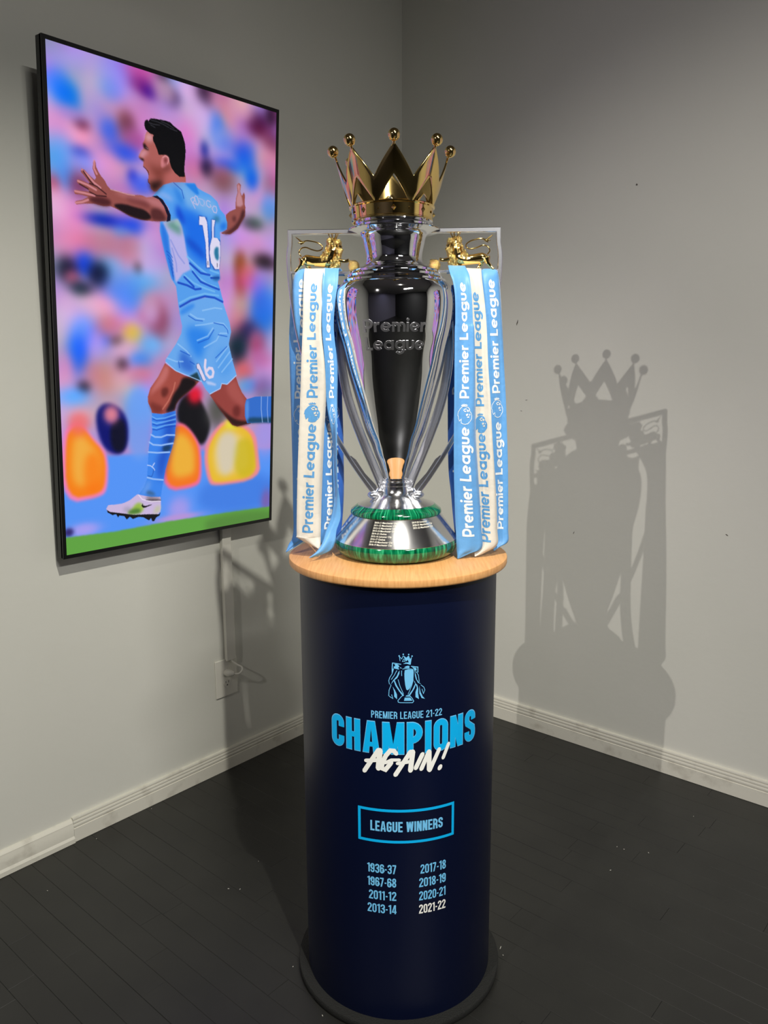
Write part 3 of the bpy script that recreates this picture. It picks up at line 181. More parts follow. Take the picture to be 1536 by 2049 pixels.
def sweep_poly(V, Fc, path, sec, sc=None):     # section (u across the path in the plane, v along y)
    n = len(path); base = len(V); P = [Vector((p[0], p[1])) for p in path]; k = len(sec)
    for i, p in enumerate(P):
        t = (P[min(i+1, n-1)]-P[max(i-1, 0)]).normalized(); nn = Vector((-t.y, t.x)); s = sc(i/(n-1)) if sc else 1
        for u, v in sec: V.append((p.x+nn.x*u*s, v*s, p.y+nn.y*u*s))
    for i in range(n-1):
        for j in range(k):
            a = base+i*k; Fc.append((a+j, a+(j+1) % k, a+k+(j+1) % k, a+k+j))
    Fc.append(tuple(base+j for j in range(k))); Fc.append(tuple(base+(n-1)*k+j for j in reversed(range(k))))
def tube(V, Fc, path, rad, seg=10):
    n = len(path); base = len(V); P = [Vector(p) for p in path]; ref = None
    for i, p in enumerate(P):
        t = (P[min(i+1, n-1)]-P[max(i-1, 0)]).normalized()
        if ref is None: ref = t.orthogonal().normalized()
        ref = (ref-t*ref.dot(t)).normalized(); bb = t.cross(ref); r = rad[i] if hasattr(rad, '__len__') else rad
        for j in range(seg):
            a = 2*PI*j/seg; V.append(p+ref*math.cos(a)*r+bb*math.sin(a)*r)
    for i in range(n-1):
        for j in range(seg):
            k = (j+1) % seg; a = base+i*seg; Fc.append((a+j, a+k, a+seg+k, a+seg+j))
    Fc.append(tuple(base+j for j in range(seg))); Fc.append(tuple(base+(n-1)*seg+j for j in reversed(range(seg))))
def ball(V, Fc, c, r, sc=(1, 1, 1), su=14, sv=8):
    base = len(V); c = Vector(c)
    for j in range(sv+1):
        ph = PI*j/sv
        for i in range(su):
            a = 2*PI*i/su; V.append(c+Vector((math.cos(a)*math.sin(ph)*r*sc[0], math.sin(a)*math.sin(ph)*r*sc[1], math.cos(ph)*r*sc[2])))
    for j in range(sv):
        for i in range(su):
            k = (i+1) % su; a = base+j*su; Fc.append((a+i, a+su+i, a+su+k, a+k))

# ------------------------------------------------------------------ flat letters: lists of ('q', quad) in glyph units
def arc(cx, cy, rx, ry, a0, a1, n=8):
    return [(cx+rx*math.cos(math.radians(a0+(a1-a0)*i/n)), cy+ry*math.sin(math.radians(a0+(a1-a0)*i/n))) for i in range(n+1)]
def strip(pts, w_, closed=False):
    P = [Vector(p) for p in pts]; out = []; n = len(P); L = []
    for i, p in enumerate(P):
        a = P[i-1] if (i > 0 or closed) else None; c = P[(i+1) % n] if (i < n-1 or closed) else None
        t1 = (p-a).normalized() if a is not None else None; t2 = (c-p).normalized() if c is not None else None
        if t1 is None: t1 = t2
        if t2 is None: t2 = t1
        t = (t1+t2); t = t.normalized() if t.length > 1e-6 else t1
        nn = Vector((-t.y, t.x)); k = 1/max(.45, nn.dot(Vector((-t1.y, t1.x)))); L.append((p+nn*w_/2*k, p-nn*w_/2*k))
    for i in range(n if closed else n-1):
        a, b2 = L[i]; c, d = L[(i+1) % n]; out.append([tuple(a), tuple(c), tuple(d), tuple(b2)])
    return out
def disc(c, r, n=12): return [[tuple(c), (c[0]+r*math.cos(2*PI*i/n), c[1]+r*math.sin(2*PI*i/n)), (c[0]+r*math.cos(2*PI*(i+1)/n), c[1]+r*math.sin(2*PI*(i+1)/n))] for i in range(n)]
def poly_tris(pts):
    v = [Vector((p[0], p[1], 0)) for p in pts]
    return [[tuple(pts[i]) for i in t] for t in tessellate_polygon([v])]
def glyph_round(ch, t=.17, grow=0):
    """rounded geometric letters, capital height 1, small letters .72; returns polygons, width"""
    w_ = t+grow; r = (.72-t)/2; x = t/2; o = []
    if ch == 'P': o += strip([(x, -grow/2), (x, 1+grow/2)], w_); q = .285; o += strip([(x, 1-t/2)]+arc(.36, 1-t/2-q, q, q, 90, -90, 12)+[(x, 1-t/2-2*q)], w_); W_ = .36+q+t/2
    elif ch == 'L': o += strip([(x, 1+grow/2), (x, t/2), (.52, t/2)], w_); W_ = .54
    elif ch == 'r': o += strip([(x, -grow/2), (x, .72+grow/2)], w_); o += strip(arc(x+.24, .40, .24, .24, 170, 72, 7), w_); W_ = .42
    elif ch == 'i': o += strip([(x, -grow/2), (x, .72+grow/2)], w_); o += disc((x, .93), t*.62+grow/2); W_ = t
    elif ch == 'e': o += strip(arc(r+x, r+x, r, r, 0, 315, 22), w_); o += strip([(x+.02, r+x-.01), (2*r+x, r+x-.01)], w_*.85); W_ = .72
    elif ch == 'a': o += strip(arc(r+x, r+x, r, r, 0, 360, 24), w_); o += strip([(2*r+x, -grow/2), (2*r+x, .72+grow/2)], w_); W_ = .73
    elif ch == 'g': o += strip(arc(r+x, r+x, r, r, 0, 360, 24), w_); o += strip([(2*r+x, .72), (2*r+x, .02)]+arc(r+x, .02, r, r, 0, -145, 12), w_); W_ = .73
    elif ch == 'u': o += strip([(x, .72+grow/2), (x, .26)]+arc(.30, .30, .30-x, .30-x, 180, 360, 12)+[(.60-x, .72+grow/2)], w_); W_ = .60
    elif ch == 'm':
        o += strip([(x, -grow/2), (x, .72+grow/2)], w_)
        for k in (0, 1): cx = x+.19+.38*k; o += strip([(cx-.19, .45)]+arc(cx, .45, .19, .19, 180, 0, 10)+[(cx+.19, -grow/2)], w_)
        W_ = .76+t
    else: W_ = .3
    return o, W_
def glyph_cond(ch, w_=.46, t=.165, g=0):
    """heavy condensed capitals and figures, height 1"""
    o = []; T = t+2*g; L, R, B, Tp = t/2, w_-t/2, t/2, 1-t/2; r = (w_-t)/2; mid = .5
    top = lambda: arc(w_/2, 1-t/2-r, r, r, 0, 180, 10); bot = lambda: arc(w_/2, t/2+r, r, r, 180, 360, 10)
    ext = g
    if ch == 'C': o = strip([(R, .64)]+top()+bot()+[(R, .36)], T)
    elif ch == 'O' or ch == '0': o = strip(top()+bot(), T, True)
    elif ch == 'G': o = strip([(R, .66)]+top()+bot()+[(R, .47), (w_*.5, .47)], T)
    elif ch == 'S': o = strip([(R, .68)]+top()+[(L, .68), (L+.02, .60), (R-.02, .42), (R, .32)]+list(reversed(bot()))+[(L, .33)], T)
    elif ch == 'U': o = strip([(L, 1+ext)]+bot()+[(R, 1+ext)], T)
    elif ch == 'I': w_ = t; o = strip([(t/2, -ext), (t/2, 1+ext)], T)
    elif ch == 'H': o = strip([(L, -ext), (L, 1+ext)], T)+strip([(R, -ext), (R, 1+ext)], T)+strip([(L, .5), (R, .5)], t*.9)
    elif ch == 'L': w_ *= .88; o = strip([(L, 1+ext), (L, B), (w_, B)], T)
    elif ch == 'E': w_ *= .9; o = strip([(w_+g, Tp), (L, Tp), (L, B), (w_+g, B)], T)+strip([(L, .5), (w_-.03, .5)], t*.95)
    elif ch == 'P' or ch == 'R':
        q = .24; o = strip([(L, -ext), (L, 1+ext)], T)+strip([(L, Tp)]+arc(w_-q-t/2, Tp-q, q, q, 90, -90, 10)+[(L, Tp-2*q)], T)
        if ch == 'R': o += strip([(w_*.45, .45), (R-.01, .38), (R, -ext)], T)
    elif ch == 'A':
        w_ *= 1.12; c = w_/2; o = [[(-g, -g), (t+g, -g), (c+.02, 1+g), (c-t*.62-g, 1+g)], [(w_-t-g, -g), (w_+g, -g), (c+t*.62+g, 1+g), (c-.02, 1+g)]]; o += strip([(t, .27), (w_-t, .27)], t*.8)
    elif ch == 'N': w_ *= 1.02; R = w_-t/2; o = strip([(L, -ext), (L, 1+ext)], T)+strip([(R, -ext), (R, 1+ext)], T)+[[(0, 1+g), (t+.02, 1+g), (w_, -g), (w_-t-.02, -g)]]
    elif ch == 'M':
        w_ *= 1.38; R = w_-t/2; c = w_/2; o = strip([(L, -ext), (L, 1+ext)], T)+strip([(R, -ext), (R, 1+ext)], T)
        o += [[(0, 1+g), (t+.03, 1+g), (c+.05, -g), (c-.07, -g)], [(w_, 1+g), (w_-t-.03, 1+g), (c-.05, -g), (c+.07, -g)]]
    elif ch == 'W':
        w_ *= 1.45; q = w_/4
        for a, b2 in ((0, q), (2*q-t*.0, q), (2*q, 3*q), (4*q, 3*q)):
            s = -.5; aa = a+(0 if a in (0,) else (0)); o.append([(a-(t*.5 if a == 2*q else 0)-(t if a == 4*q else 0), 1+g), (a+(t*.5 if a == 2*q else 0)+(t if a == 0 else 0), 1+g), (b2+t*.5, -g), (b2-t*.5, -g)])
    elif ch == '-': w_ = .24; o = [[(.02, .36), (.22, .36), (.22, .50), (.02, .50)]]
    elif ch == '1': w_ = .30; o = strip([(.21, -ext), (.21, 1+ext)], T)+[[(0, .78), (0, .90), (.2, 1), (.2, .80)]]
    elif ch == '2': o = strip([(L, .70)]+list(reversed(top()))+[(R, .66), (L+.03, .2), (L, B), (w_+g, B)], T)
    elif ch == '3': o = strip([(L, .72)]+list(reversed(top()))+[(R, .62), (w_*.5, .52), (R, .42), (R, t/2+r)]+list(reversed(arc(w_/2, t/2+r, r, r, 180, 360, 10)))[1:]+[(L, .29)], T)
    elif ch == '4': o = strip([(R-.04, 0), (R-.04, 1)], T)+strip([(w_+.02, .22), (L-.02, .22), (R-.1, .97)], t*.85)
    elif ch == '6': o = strip([(R, .70)]+top()+bot()+[(R, t/2+r)]+arc(w_/2, .62-t/2-r+.03, r, r, 0, 180, 8), T)
    elif ch == '7': w_ *= .92; o = strip([(0, Tp), (w_-.02, Tp)], T)+[[(w_-t, .9), (w_, .9), (w_*.5, 0), (w_*.5-t, 0)]]
    elif ch == '8': o = strip(arc(w_/2, .74, r*.93, .185, 0, 360, 16), T)+strip(arc(w_/2, .28, r, .2, 0, 360, 16), T)
    elif ch == '9': o = strip([(L, .30)]+bot()+top()+[(L, 1-t/2-r)]+arc(w_/2, .38+t/2+r-.03, r, r, 180, 360, 8), T)
    else: w_ = .2
    return o, w_
def layout(text, gf, gap, **kw):
    x = 0; out = []
    for ch in text:
        ps, w_ = gf(ch, **kw)
        if ch == ' ': x += w_+gap; continue
        out += [[(p[0]+x, p[1]) for p in q] for q in ps]; x += w_+gap
    return out, x-gap
def wrap_mesh(name, polys, fmap, m, parent, maxlen=.008):
    """polygons in metres -> subdivided and mapped on a surface with fmap(x, y)"""
    bm = bmesh.new()
    for q in polys:
        try: bm.faces.new([bm.verts.new((p[0], p[1], 0)) for p in q])
        except ValueError: pass
    for _ in range(5):
        ed = [e for e in bm.edges if e.calc_length() > maxlen]
        if not ed: break
        bmesh.ops.subdivide_edges(bm, edges=ed, cuts=1, use_grid_fill=True)
    bmesh.ops.triangulate(bm, faces=bm.faces)
    for v in bm.verts: v.co = Vector(fmap(v.co.x, v.co.y))
    me = bpy.data.meshes.new(name); bm.to_mesh(me); bm.free(); me.materials.append(m)
    o = bpy.data.objects.new(name, me); COL.objects.link(o); o.parent = parent; return o

# ------------------------------------------------------------------ the room
def struct(o): o['kind'] = 'structure'; return o
struct(box('wall_left', (-8, 0, -.02), (.12, .12, 3.7), M['wall']))
struct(box('wall_right', (0, -7, -.02), (.12, 0, 3.7), M['wall']))
for (y, z, hy, hz, t) in ((-.615, 1.745, .0025, .013, .3), (-1.10, 2.21, .004, .004, 0), (-.645, 1.385, .0045, .0012, .1), (-.668, 1.43, .006, .0012, -.2), (-.905, .90, .0015, .007, .4), (-1.5, .97, .006, .002, .5)):
    c, s = math.cos(t), math.sin(t); V = [(-.0006, y+a*c-b2*s, z+a*s+b2*c) for a, b2 in ((-hy, 0), (-hy*.3, -hz), (hy, -hz*.4), (hy*.5, hz), (-hy*.4, hz*.6))]
    mesh_obj('scratch', V, [(0, 1, 2, 3, 4)], M['scuff'], bpy.data.objects['wall_right'])
struct(box('wall_back', (-8.12, -7, -.02), (-8, .12, 3.7), M['darkwall']))
struct(box('wall_front', (-8.12, -7.12, -.02), (.12, -7, 3.7), M['blackwall']))
struct(box('ceiling', (-8.12, -7.12, 3.6), (.12, .12, 3.7), M['ceiling']))
floor = struct(box('floor', (-8, -7, -.06), (0, 0, -.004), M['floor']))
# painted strip floor: boards run away from the left wall
bw = .07; nb = 0; first = {}
x = -.002
while x > -2.62:
    y = -.002 - random.uniform(0, .5)*0; off = random.uniform(.25, .8); ln = off
    while y > -2.62:
        y1 = max(y-ln, -2.66); key = None
        dz = random.uniform(-.0003, .0002)
        x0, x1 = x-bw+.0002, x-.0002; ya, yb = y1+.0002, y-.0002; c = .0006
        V = [(x0, ya, -.0038), (x1, ya, -.0038), (x1, yb, -.0038), (x0, yb, -.0038), (x0, ya, dz-c), (x1, ya, dz-c), (x1, yb, dz-c), (x0, yb, dz-c),
             (x0+c, ya+c, dz), (x1-c, ya+c, dz), (x1-c, yb-c, dz), (x0+c, yb-c, dz)]
        Fc = [(8, 9, 10, 11)]+[(4+i, 4+(i+1) % 4, 8+(i+1) % 4, 8+i) for i in range(4)]+[(i, (i+1) % 4, 4+(i+1) % 4, 4+i) for i in range(4)]
        mesh_obj('floorboard', V, Fc, M['floor'], floor)
        y = y1; ln = random.uniform(.45, 1.1); nb += 1
        if y <= -2.65: break
    x -= bw
# baseboards: profile (out from wall, height) extruded
def baseboard(name, prof, a, b2, axis):
    V, Fc = [], []
    for s in (a, b2):
        for d, z in prof: V.append((s, -d, z) if axis == 'x' else (-d, s, z))
    n = len(prof)
    for i in range(n-1): Fc.append((i, i+1, n+i+1, n+i))
    Fc.append(tuple(range(n))); Fc.append(tuple(range(2*n-1, n-1, -1)))
    o = fixn(mesh_obj(name, V, Fc, M['trim'], None, 30)); return struct(o)
def bead(h):
    p = [(0, .001), (.015, .001), (.015, h*.56), (.0125, h*.575), (.0135, h*.6)]
    for k, (z0, z1, d) in enumerate(((.6, .74, .0148), (.74, .87, .0138), (.87, 1.0, .0122))):
        for t in range(6):
            a = PI*t/5; p.append((d-.0016+.0016*math.sin(a), h*(z0+(z1-z0)*t/5)))
    p += [(.0, h*1.0)]; return p
baseboard('baseboard_left', bead(.086), -1.74, -.0005, 'x')
baseboard('baseboard_left_plain', [(0, .001), (.020, .001), (.020, .016), (.0165, .022), (.015, .024), (.0155, .062), (.0135, .066), (.0135, .071), (.008, .079), (.003, .082), (0, .082)], -4.2, -1.7408, 'x').name = 'baseboard_1'
baseboard('baseboard_right', bead(.095), -7, -.016, 'y')
# chips of white dust on the floor
def floorpt(px, py):
    d = fw+r2*((px-768)/F_PX)-u2*((py-1024.5)/F_PX); t = -CAM.z/d.z; return CAM+d*t
for i, (px, py, l_, a) in enumerate([(1001, 1897, .014, .3), (1006, 1912, .005, 1), (1234, 1695, .005, .2), (1248, 1700, .004, 2), (1297, 1707, .006, 1), (625, 1894+23, .004, .5), (645, 2033, .006, 1.2), (586, 1935, .004, .2), (517, 1724, .004, .8), (480, 1780, .006, .3), (457, 1779, .006, 2.2), (193, 1679, .004, .4), (303, 1619, .004, 1), (95, 1783, .005, 1.9), (1387, 1634, .005, .1), (1221, 1742, .006, 2.6)]):
    p = floorpt(px, py); V = []; Fc = []
    ball(V, Fc, (0, 0, .0012), .5, (l_, .0022, .0022), 6, 4)
    o = mesh_obj('paint_chip', V, Fc, M['chip'], None, loc=(p.x, p.y, .0002), rz=a)
    tag(o, 'tiny white paint chip lying on the black floorboards', 'paint chip', 'paint chips scattered on the floor')

# ------------------------------------------------------------------ spotlights on the ceiling
for i, (pos, aim, watts, cone, blend, rad, colr) in enumerate(SPOTS):
    pos = Vector(pos); d = (Vector(aim)-pos).normalized()
    t = empty('track_spotlight', (pos.x, pos.y, 3.6)); t.location = (pos.x, pos.y, 3.6)
    tag(t, ['black ceiling spotlight nearest the plinth', 'black ceiling spotlight far along the screen wall', 'added bluish spotlight that brightens the dark back wall'][i], 'spotlight', 'ceiling spotlights')
    V, Fc = [], []; ball(V, Fc, (0, 0, -.03), .04, (1, 1, .7)); tube(V, Fc, [(0, 0, -.01), (0, 0, pos.z-3.6+.06) if pos.z < 3.5 else (0, 0, -.05)], .008)
    mesh_obj('stem', V, Fc, M['black'], t, 40)
    V, Fc = [], []; q = pos-Vector((pos.x, pos.y, 3.6)); a = q-d*.13
    # open-ended can
    n = 24; base = []; ref = d.orthogonal().normalized(); bb = d.cross(ref)
    for (s, r) in ((-.13, .02), (-.12, .038), (.015, .045), (.015, .041), (-.03, .038), (-.03, .0)):
        for j in range(n): an = 2*PI*j/n; V.append(q+d*s+ref*math.cos(an)*r+bb*math.sin(an)*r)
    for k in range(5):
        for j in range(n): jj = (j+1) % n; Fc.append((k*n+j, k*n+jj, (k+1)*n+jj, (k+1)*n+j))
    mesh_obj('housing', V, Fc, M['black'], t, 40)
    ld = bpy.data.lights.new('lamp', 'SPOT'); ld.energy = watts; ld.spot_size = math.radians(cone); ld.spot_blend = blend; ld.shadow_soft_size = rad; ld.color = colr
    lo = bpy.data.objects.new('lamp', ld); COL.objects.link(lo); lo.parent = t; lo.location = q
    lo.rotation_euler = d.to_track_quat('-Z', 'Y').to_euler()

t = tag(empty('fill_light', (FILL_PANEL[0][0], FILL_PANEL[0][1], 3.6)), 'long frosted fill light added under the gallery ceiling', 'ceiling light')  # added fixture, soft fill for the whole room
box('frame', (-.62, -.17, -.03), (.62, .17, -.001), M['black'], t, .003)
df = box('fill_diffuser', (-.6, -.15, -.036), (.6, .15, -.0302), mat('lit diffuser', (.8, .8, .8, 1), .6), t)
df.data.materials[0].node_tree.nodes['Principled BSDF'].inputs['Emission Color'].default_value = (1, .98, .95, 1)
df.data.materials[0].node_tree.nodes['Principled BSDF'].inputs['Emission Strength'].default_value = 2.5
ld = bpy.data.lights.new('lamp', 'AREA'); ld.shape = 'RECTANGLE'; ld.size = 1.2; ld.size_y = .3; ld.energy = FILL_PANEL[1]; ld.color = FILL_PANEL[2]
lo = bpy.data.objects.new('lamp', ld); COL.objects.link(lo); lo.parent = t; lo.location = (0, 0, -.04)

# ------------------------------------------------------------------ plinth
plinth = tag(empty('display_plinth', (AX.x, AX.y, 0), RZ), 'round navy blue plinth with wooden top and champions lettering', 'plinth')
PR = .24
lathe('base_ring', [(0, .002), (.262, .002), (.2645, .006), (.2655, .018), (.264, .021), (.236, .021)], M['ring'], plinth, 160)
column = lathe('column', [(.2395, .0205), (PR, .022), (PR, 1.094), (.236, 1.0955), (0, 1.0955)], M['navy'], plinth, 192)
top = lathe('tabletop', [(0, 1.0957), (.262, 1.0957), (.2640, 1.0975), (.2648, 1.100), (.2648, 1.1105), (.2640, 1.1130), (.262, 1.1142), (0, 1.1142)], M['wood'], plinth, 192)
def pm(off): return lambda x, y: ((PR+off)*math.sin(x/PR), -(PR+off)*math.cos(x/PR), y)
def cyl_text(name, text, x0, x1, z0, z1, m, off=.0009, out=None, **kw):
    ps, w_ = layout(text, glyph_cond, kw.pop('gap', .07), **kw); sx = (x1-x0)/w_; sz = z1-z0
    return wrap_mesh(name, [[(x0+p[0]*sx, z0+p[1]*sz) for p in q] for q in ps], pm(off), m, column)
cyl_text('heading_letters', 'PREMIER LEAGUE 21-22', -.0604, .1010, .7905, .8075, M['paleblue'], t=.14, gap=.10)
cyl_text('champions_outline', 'CHAMPIONS', -.1638, .2005, .7055, .7820, M['paleblue'], .0007, t=.185, w_=.47, g=.012, gap=.09)
cyl_text('champions_letters', 'CHAMPIONS', -.1630, .1997, .7065, .7810, M['cyan'], .0010, t=.185, w_=.47, g=0, gap=.09)
x0, x1, z0, z1, s = -.0945, .1360, .4865, .5705, .0066
wrap_mesh('frame_outline', [[(x0, z0), (x1, z0), (x1, z0+s), (x0, z0+s)], [(x0, z1-s), (x1, z1-s), (x1, z1), (x0, z1)], [(x0, z0), (x0+s, z0), (x0+s, z1), (x0, z1)], [(x1-s, z0), (x1, z0), (x1, z1), (x1-s, z1)]], pm(.0009), M['cyan'], column, .01)
cyl_text('winners_letters', 'LEAGUE WINNERS', -.0645, .1055, .5147, .5404, M['paleblue'], t=.17, gap=.07)
for i, (a, b2) in enumerate((('1936-37', '2017-18'), ('1967-68', '2018-19'), ('2011-12', '2020-21'), ('2013-14', '2021-22'))):
    z = .4084-i*.0343; wl = .068 if i != 2 else .0645
    cyl_text('year_numbers', a, -.0048-wl, -.0048, z, z+.0232, M['paleblue'], t=.155, gap=.07)
    wl = .0665 if i else .0635
    o = cyl_text('year_numbers', b2, .1148-wl, .1148, z-.002, z+.0212, M['offwhite'] if i == 3 else M['paleblue'], t=.155, gap=.07)
    if i == 3: o['label'] = 'white year numbers 2021-22'
polys = []
for w_, pts in D['again']:
    polys += strip(pts, w_)
    for q in pts[1:-1]: polys += disc(q, w_/2)
    for q in (pts[0], pts[-1]): polys += disc(q, w_*.44, 10)
wrap_mesh('again_letters', polys, pm(.0014), M['offwhite'], column)['label'] = 'white brush lettering'
polys = []
for kd, w_, pts in D['emblem']:
    if kd == 'p': polys += poly_tris(pts)
    elif kd == 's': polys += strip(pts, w_)
    else: polys += disc(pts[0], w_, 8)
wrap_mesh('trophy_emblem', polys, pm(.0009), M['paleblue'], column)

# ------------------------------------------------------------------ trophy
TILT = -.0048
tro = tag(empty('trophy', (0, 0, 0)), 'tall polished silver trophy with gold crown on the wooden plinth top', 'trophy')
tp = AX+Vector((math.cos(RZ), math.sin(RZ), 0))*(-.0037)
tro.matrix_world = Matrix.Translation((tp.x, tp.y, TOPZ+.0022)) @ Matrix.Rotation(RZ, 4, 'Z') @ Matrix.Rotation(TILT, 4, 'Y')
foot = lathe('malachite_foot', [(0, 0), (.126, 0), (.136, .0025), (.1435, .009), (.1482, .018), (.1495, .027), (.1485, .035), (.1470, .0375)], M['malachite'], tro, 160, 50)
base = lathe('cone_base', [(.1468, .0372), (.1472, .0380), (.1450, .0415), (.1088, .0970), (.1070, .0985)], M['silver_sat'], tro, 160, 30)
lathe('malachite_ring', [(.107, .0980), (.1095, .0985), (.1102, .1015), (.1085, .1075), (.0945, .1185), (.0925, .1195)], M['malachite'], tro, 160, 50)
lathe('upper_base', catmull([(.0930, .1190), (.0900, .1205), (.070, .1275), (.052, .1335), (.042, .1395), (.0355, .147), (.0325, .156), (.032, .163)], 4)+[(.0305, .1645), (.0305, .1665), (.0325, .1672), (.0325, .1715), (.030, .1730), (.0292, .1765), (.0310, .178), (.0310, .1805), (.0270, .1815)], M['silver_sat'], tro, 160, 40)
mainp = catmull([(.0287, .1812), (.0312, .1890), (.0345, .1985), (.0382, .2090), (.0424, .2200), (.0482, .2340), (.0525, .2460), (.0592, .2650), (.0728, .2987), (.0870, .346), (.1002, .3928), (.1120, .439), (.1217, .4853), (.1305, .522), (.1357, .5535), (.1378, .580), (.1374, .600), (.1335, .6175), (.1240, .630)], 5)
mainp = [(.0, .181)]+[tuple(p) for p in mainp]
BODY = [p for p in mainp]
prof = mainp+[(.1195, .6325), (.1175, .6345), (.1180, .6385), (.1145, .6420), (.1085, .6432), (.1075, .6455), (.1085, .6500), (.1045, .6540), (.0985, .6550), (.0980, .6575), (.0985, .6600), (.0945, .6630)]
prof += [tuple(p) for p in catmull([(.0850, .6645), (.0760, .6675), (.0680, .6745), (.0640, .6850), (.0640, .6950), (.0665, .7080), (.0695, .7200), (.0725, .7330), (.0790, .7410), (.0930, .7452), (.1048, .7470)], 4)]
prof += [(.1056, .7482), (.1050, .7495), (.0960, .7512), (.0880, .7525), (.0845, .7545), (.0855, .7580), (.0885, .7600), (.0860, .7625), (.0880, .7660), (.0, .7665)]
body = lathe('cup', prof, M['silver'], tro, 192, 28)
def body_r(z):
    for (r0, z0), (r1, z1) in zip(BODY, BODY[1:]):
        if z0 <= z <= z1: return r0+(r1-r0)*(z-z0)/max(1e-9, z1-z0)
    return .12
# raised lettering on the cup
def raised(name, polys, fmap, h, m, parent):
    bm = bmesh.new()
    for q in polys:
        vs = [bm.verts.new((p[0], p[1], 0)) for p in q]
        try: bm.faces.new(vs)
        except ValueError: pass
    bmesh.ops.remove_doubles(bm, verts=bm.verts, dist=.00004)
    bmesh.ops.recalc_face_normals(bm, faces=bm.faces)
    bot = list(bm.faces); r = bmesh.ops.extrude_face_region(bm, geom=bot)
    topv = [g for g in r['geom'] if isinstance(g, bmesh.types.BMVert)]; ts = set(topv)
    for v in topv: v.co.z = h
    for v in bm.verts:
        x, y, z = v.co; v.co = Vector(fmap(x, y, z))
    bmesh.ops.recalc_face_normals(bm, faces=bm.faces)
    me = bpy.data.meshes.new(name); bm.to_mesh(me); bm.free(); me.materials.append(m)
    o = bpy.data.objects.new(name, me); COL.objects.link(o); o.parent = parent; return o
def bmap(x, y, z):
    R = body_r(y)+.0002+z; rr = body_r(.53); return (R*math.sin(x/rr), -R*math.cos(x/rr), y)
allp = []
for text, xa, xb, zb in (('Premier', -.071, .072, .5180), ('League', -.071, .072, .4795)):
    ps, w_ = layout(text, glyph_round, .07); s = (xb-xa)/w_; allp += [[(xa+p[0]*s, zb+p[1]*.0275) for p in q] for q in ps]
raised('cup_lettering', allp, bmap, .0018, M['silver_letter'], body)
# winners engraved on the cone
def font_polys(text, size):
    cu = bpy.data.curves.new('t', 'FONT'); cu.body = text; cu.size = size; cu.offset = size*.012; cu.resolution_u = 2; o = bpy.data.objects.new('t', cu); COL.objects.link(o)
    dg = bpy.context.evaluated_depsgraph_get(); me = bpy.data.meshes.new_from_object(o.evaluated_get(dg))
    out = [[(me.vertices[i].co.x, me.vertices[i].co.y) for i in p.vertices] for p in me.polygons]
    bpy.data.objects.remove(o); bpy.data.curves.remove(cu); bpy.data.meshes.remove(me); return out
def cone_map(a0):
    def f(x, y):
        z = .0945+y*.835; r = .1088+(.0970-z)*(.1450-.1088)/(.0970-.0415)+.0005; a = a0+x/r; return (r*math.sin(a), -r*math.cos(a), z)
    return f
L1 = ['2010-11 Manchester United', '2011-12 Manchester City', '2012-13 Manchester United', '2013-14 Manchester City', '2014-15 Chelsea', '2015-16 Leicester City', '2016-17 Chelsea', '2017-18 Manchester City', '2018-19 Manchester City']
L2 = ['2019-20 Liverpool', '2020-21 Manchester City', '2021-22 Manchester City']
for a0, LL in ((-.45, L1), (.33, L2)):
    for i, t in enumerate(LL): wrap_mesh('winner_name', [[(p[0]*.86, p[1]-.0055-i*.0068) for p in q] for q in font_polys(t, .0062)], cone_map(a0), M['engrave'], base, .02)
# handles
for sx in (-1, 1):
    V, Fc = [], []
    oc = [tuple(p) for p in catmull([(-.2375, .72)]+[(x, z) for x, z in D['outer'][1:]], 4)]
    sweep_rect(V, Fc, [(-.082, .7480), (-.2370, .7480)]+oc, .0105, .015)
    ic = [tuple(p) for p in catmull(D['inner'], 4)]; n0 = len(V)
    sweep_poly(V, Fc, ic, [(0, .012), (0, -.008), (.0015, -.0105), (.0045, -.0105), (.0060, -.008), (.0075, .001), (.009, .002), (.0195, -.0055), (.021, -.004), (.021, .012)], lambda t: .45+.55*min(1, t*2.6))
    bl = D['blade']; arm = [p for p in oc if .148 < p[1] < .236]
    pl = [(x, z) for x, z in bl]+[(x, z) for x, z in reversed(arm)]
    n1 = len(V)
    for yy in (-.005, .005): V += [(x, yy, z) for x, z in pl]
    k = len(pl); Fc += [tuple(n1+i for i in range(k)), tuple(n1+k+i for i in reversed(range(k)))]+[(n1+i, n1+(i+1) % k, n1+k+(i+1) % k, n1+k+i) for i in range(k)]
    ball(V, Fc, (-.052, -.004, .1410), .013, (1.3, 1, .75)); ball(V, Fc, (-.038, -.006, .151), .010, (1, 1, .8))
    sweep_rect(V, Fc, [(-.236, .6585), (-.100, .6585)], .006, .018)
    o = fixn(mesh_obj('handle', [(-v[0]*sx, v[1], v[2]) for v in V], Fc, M['silver_arm'], tro, 35))
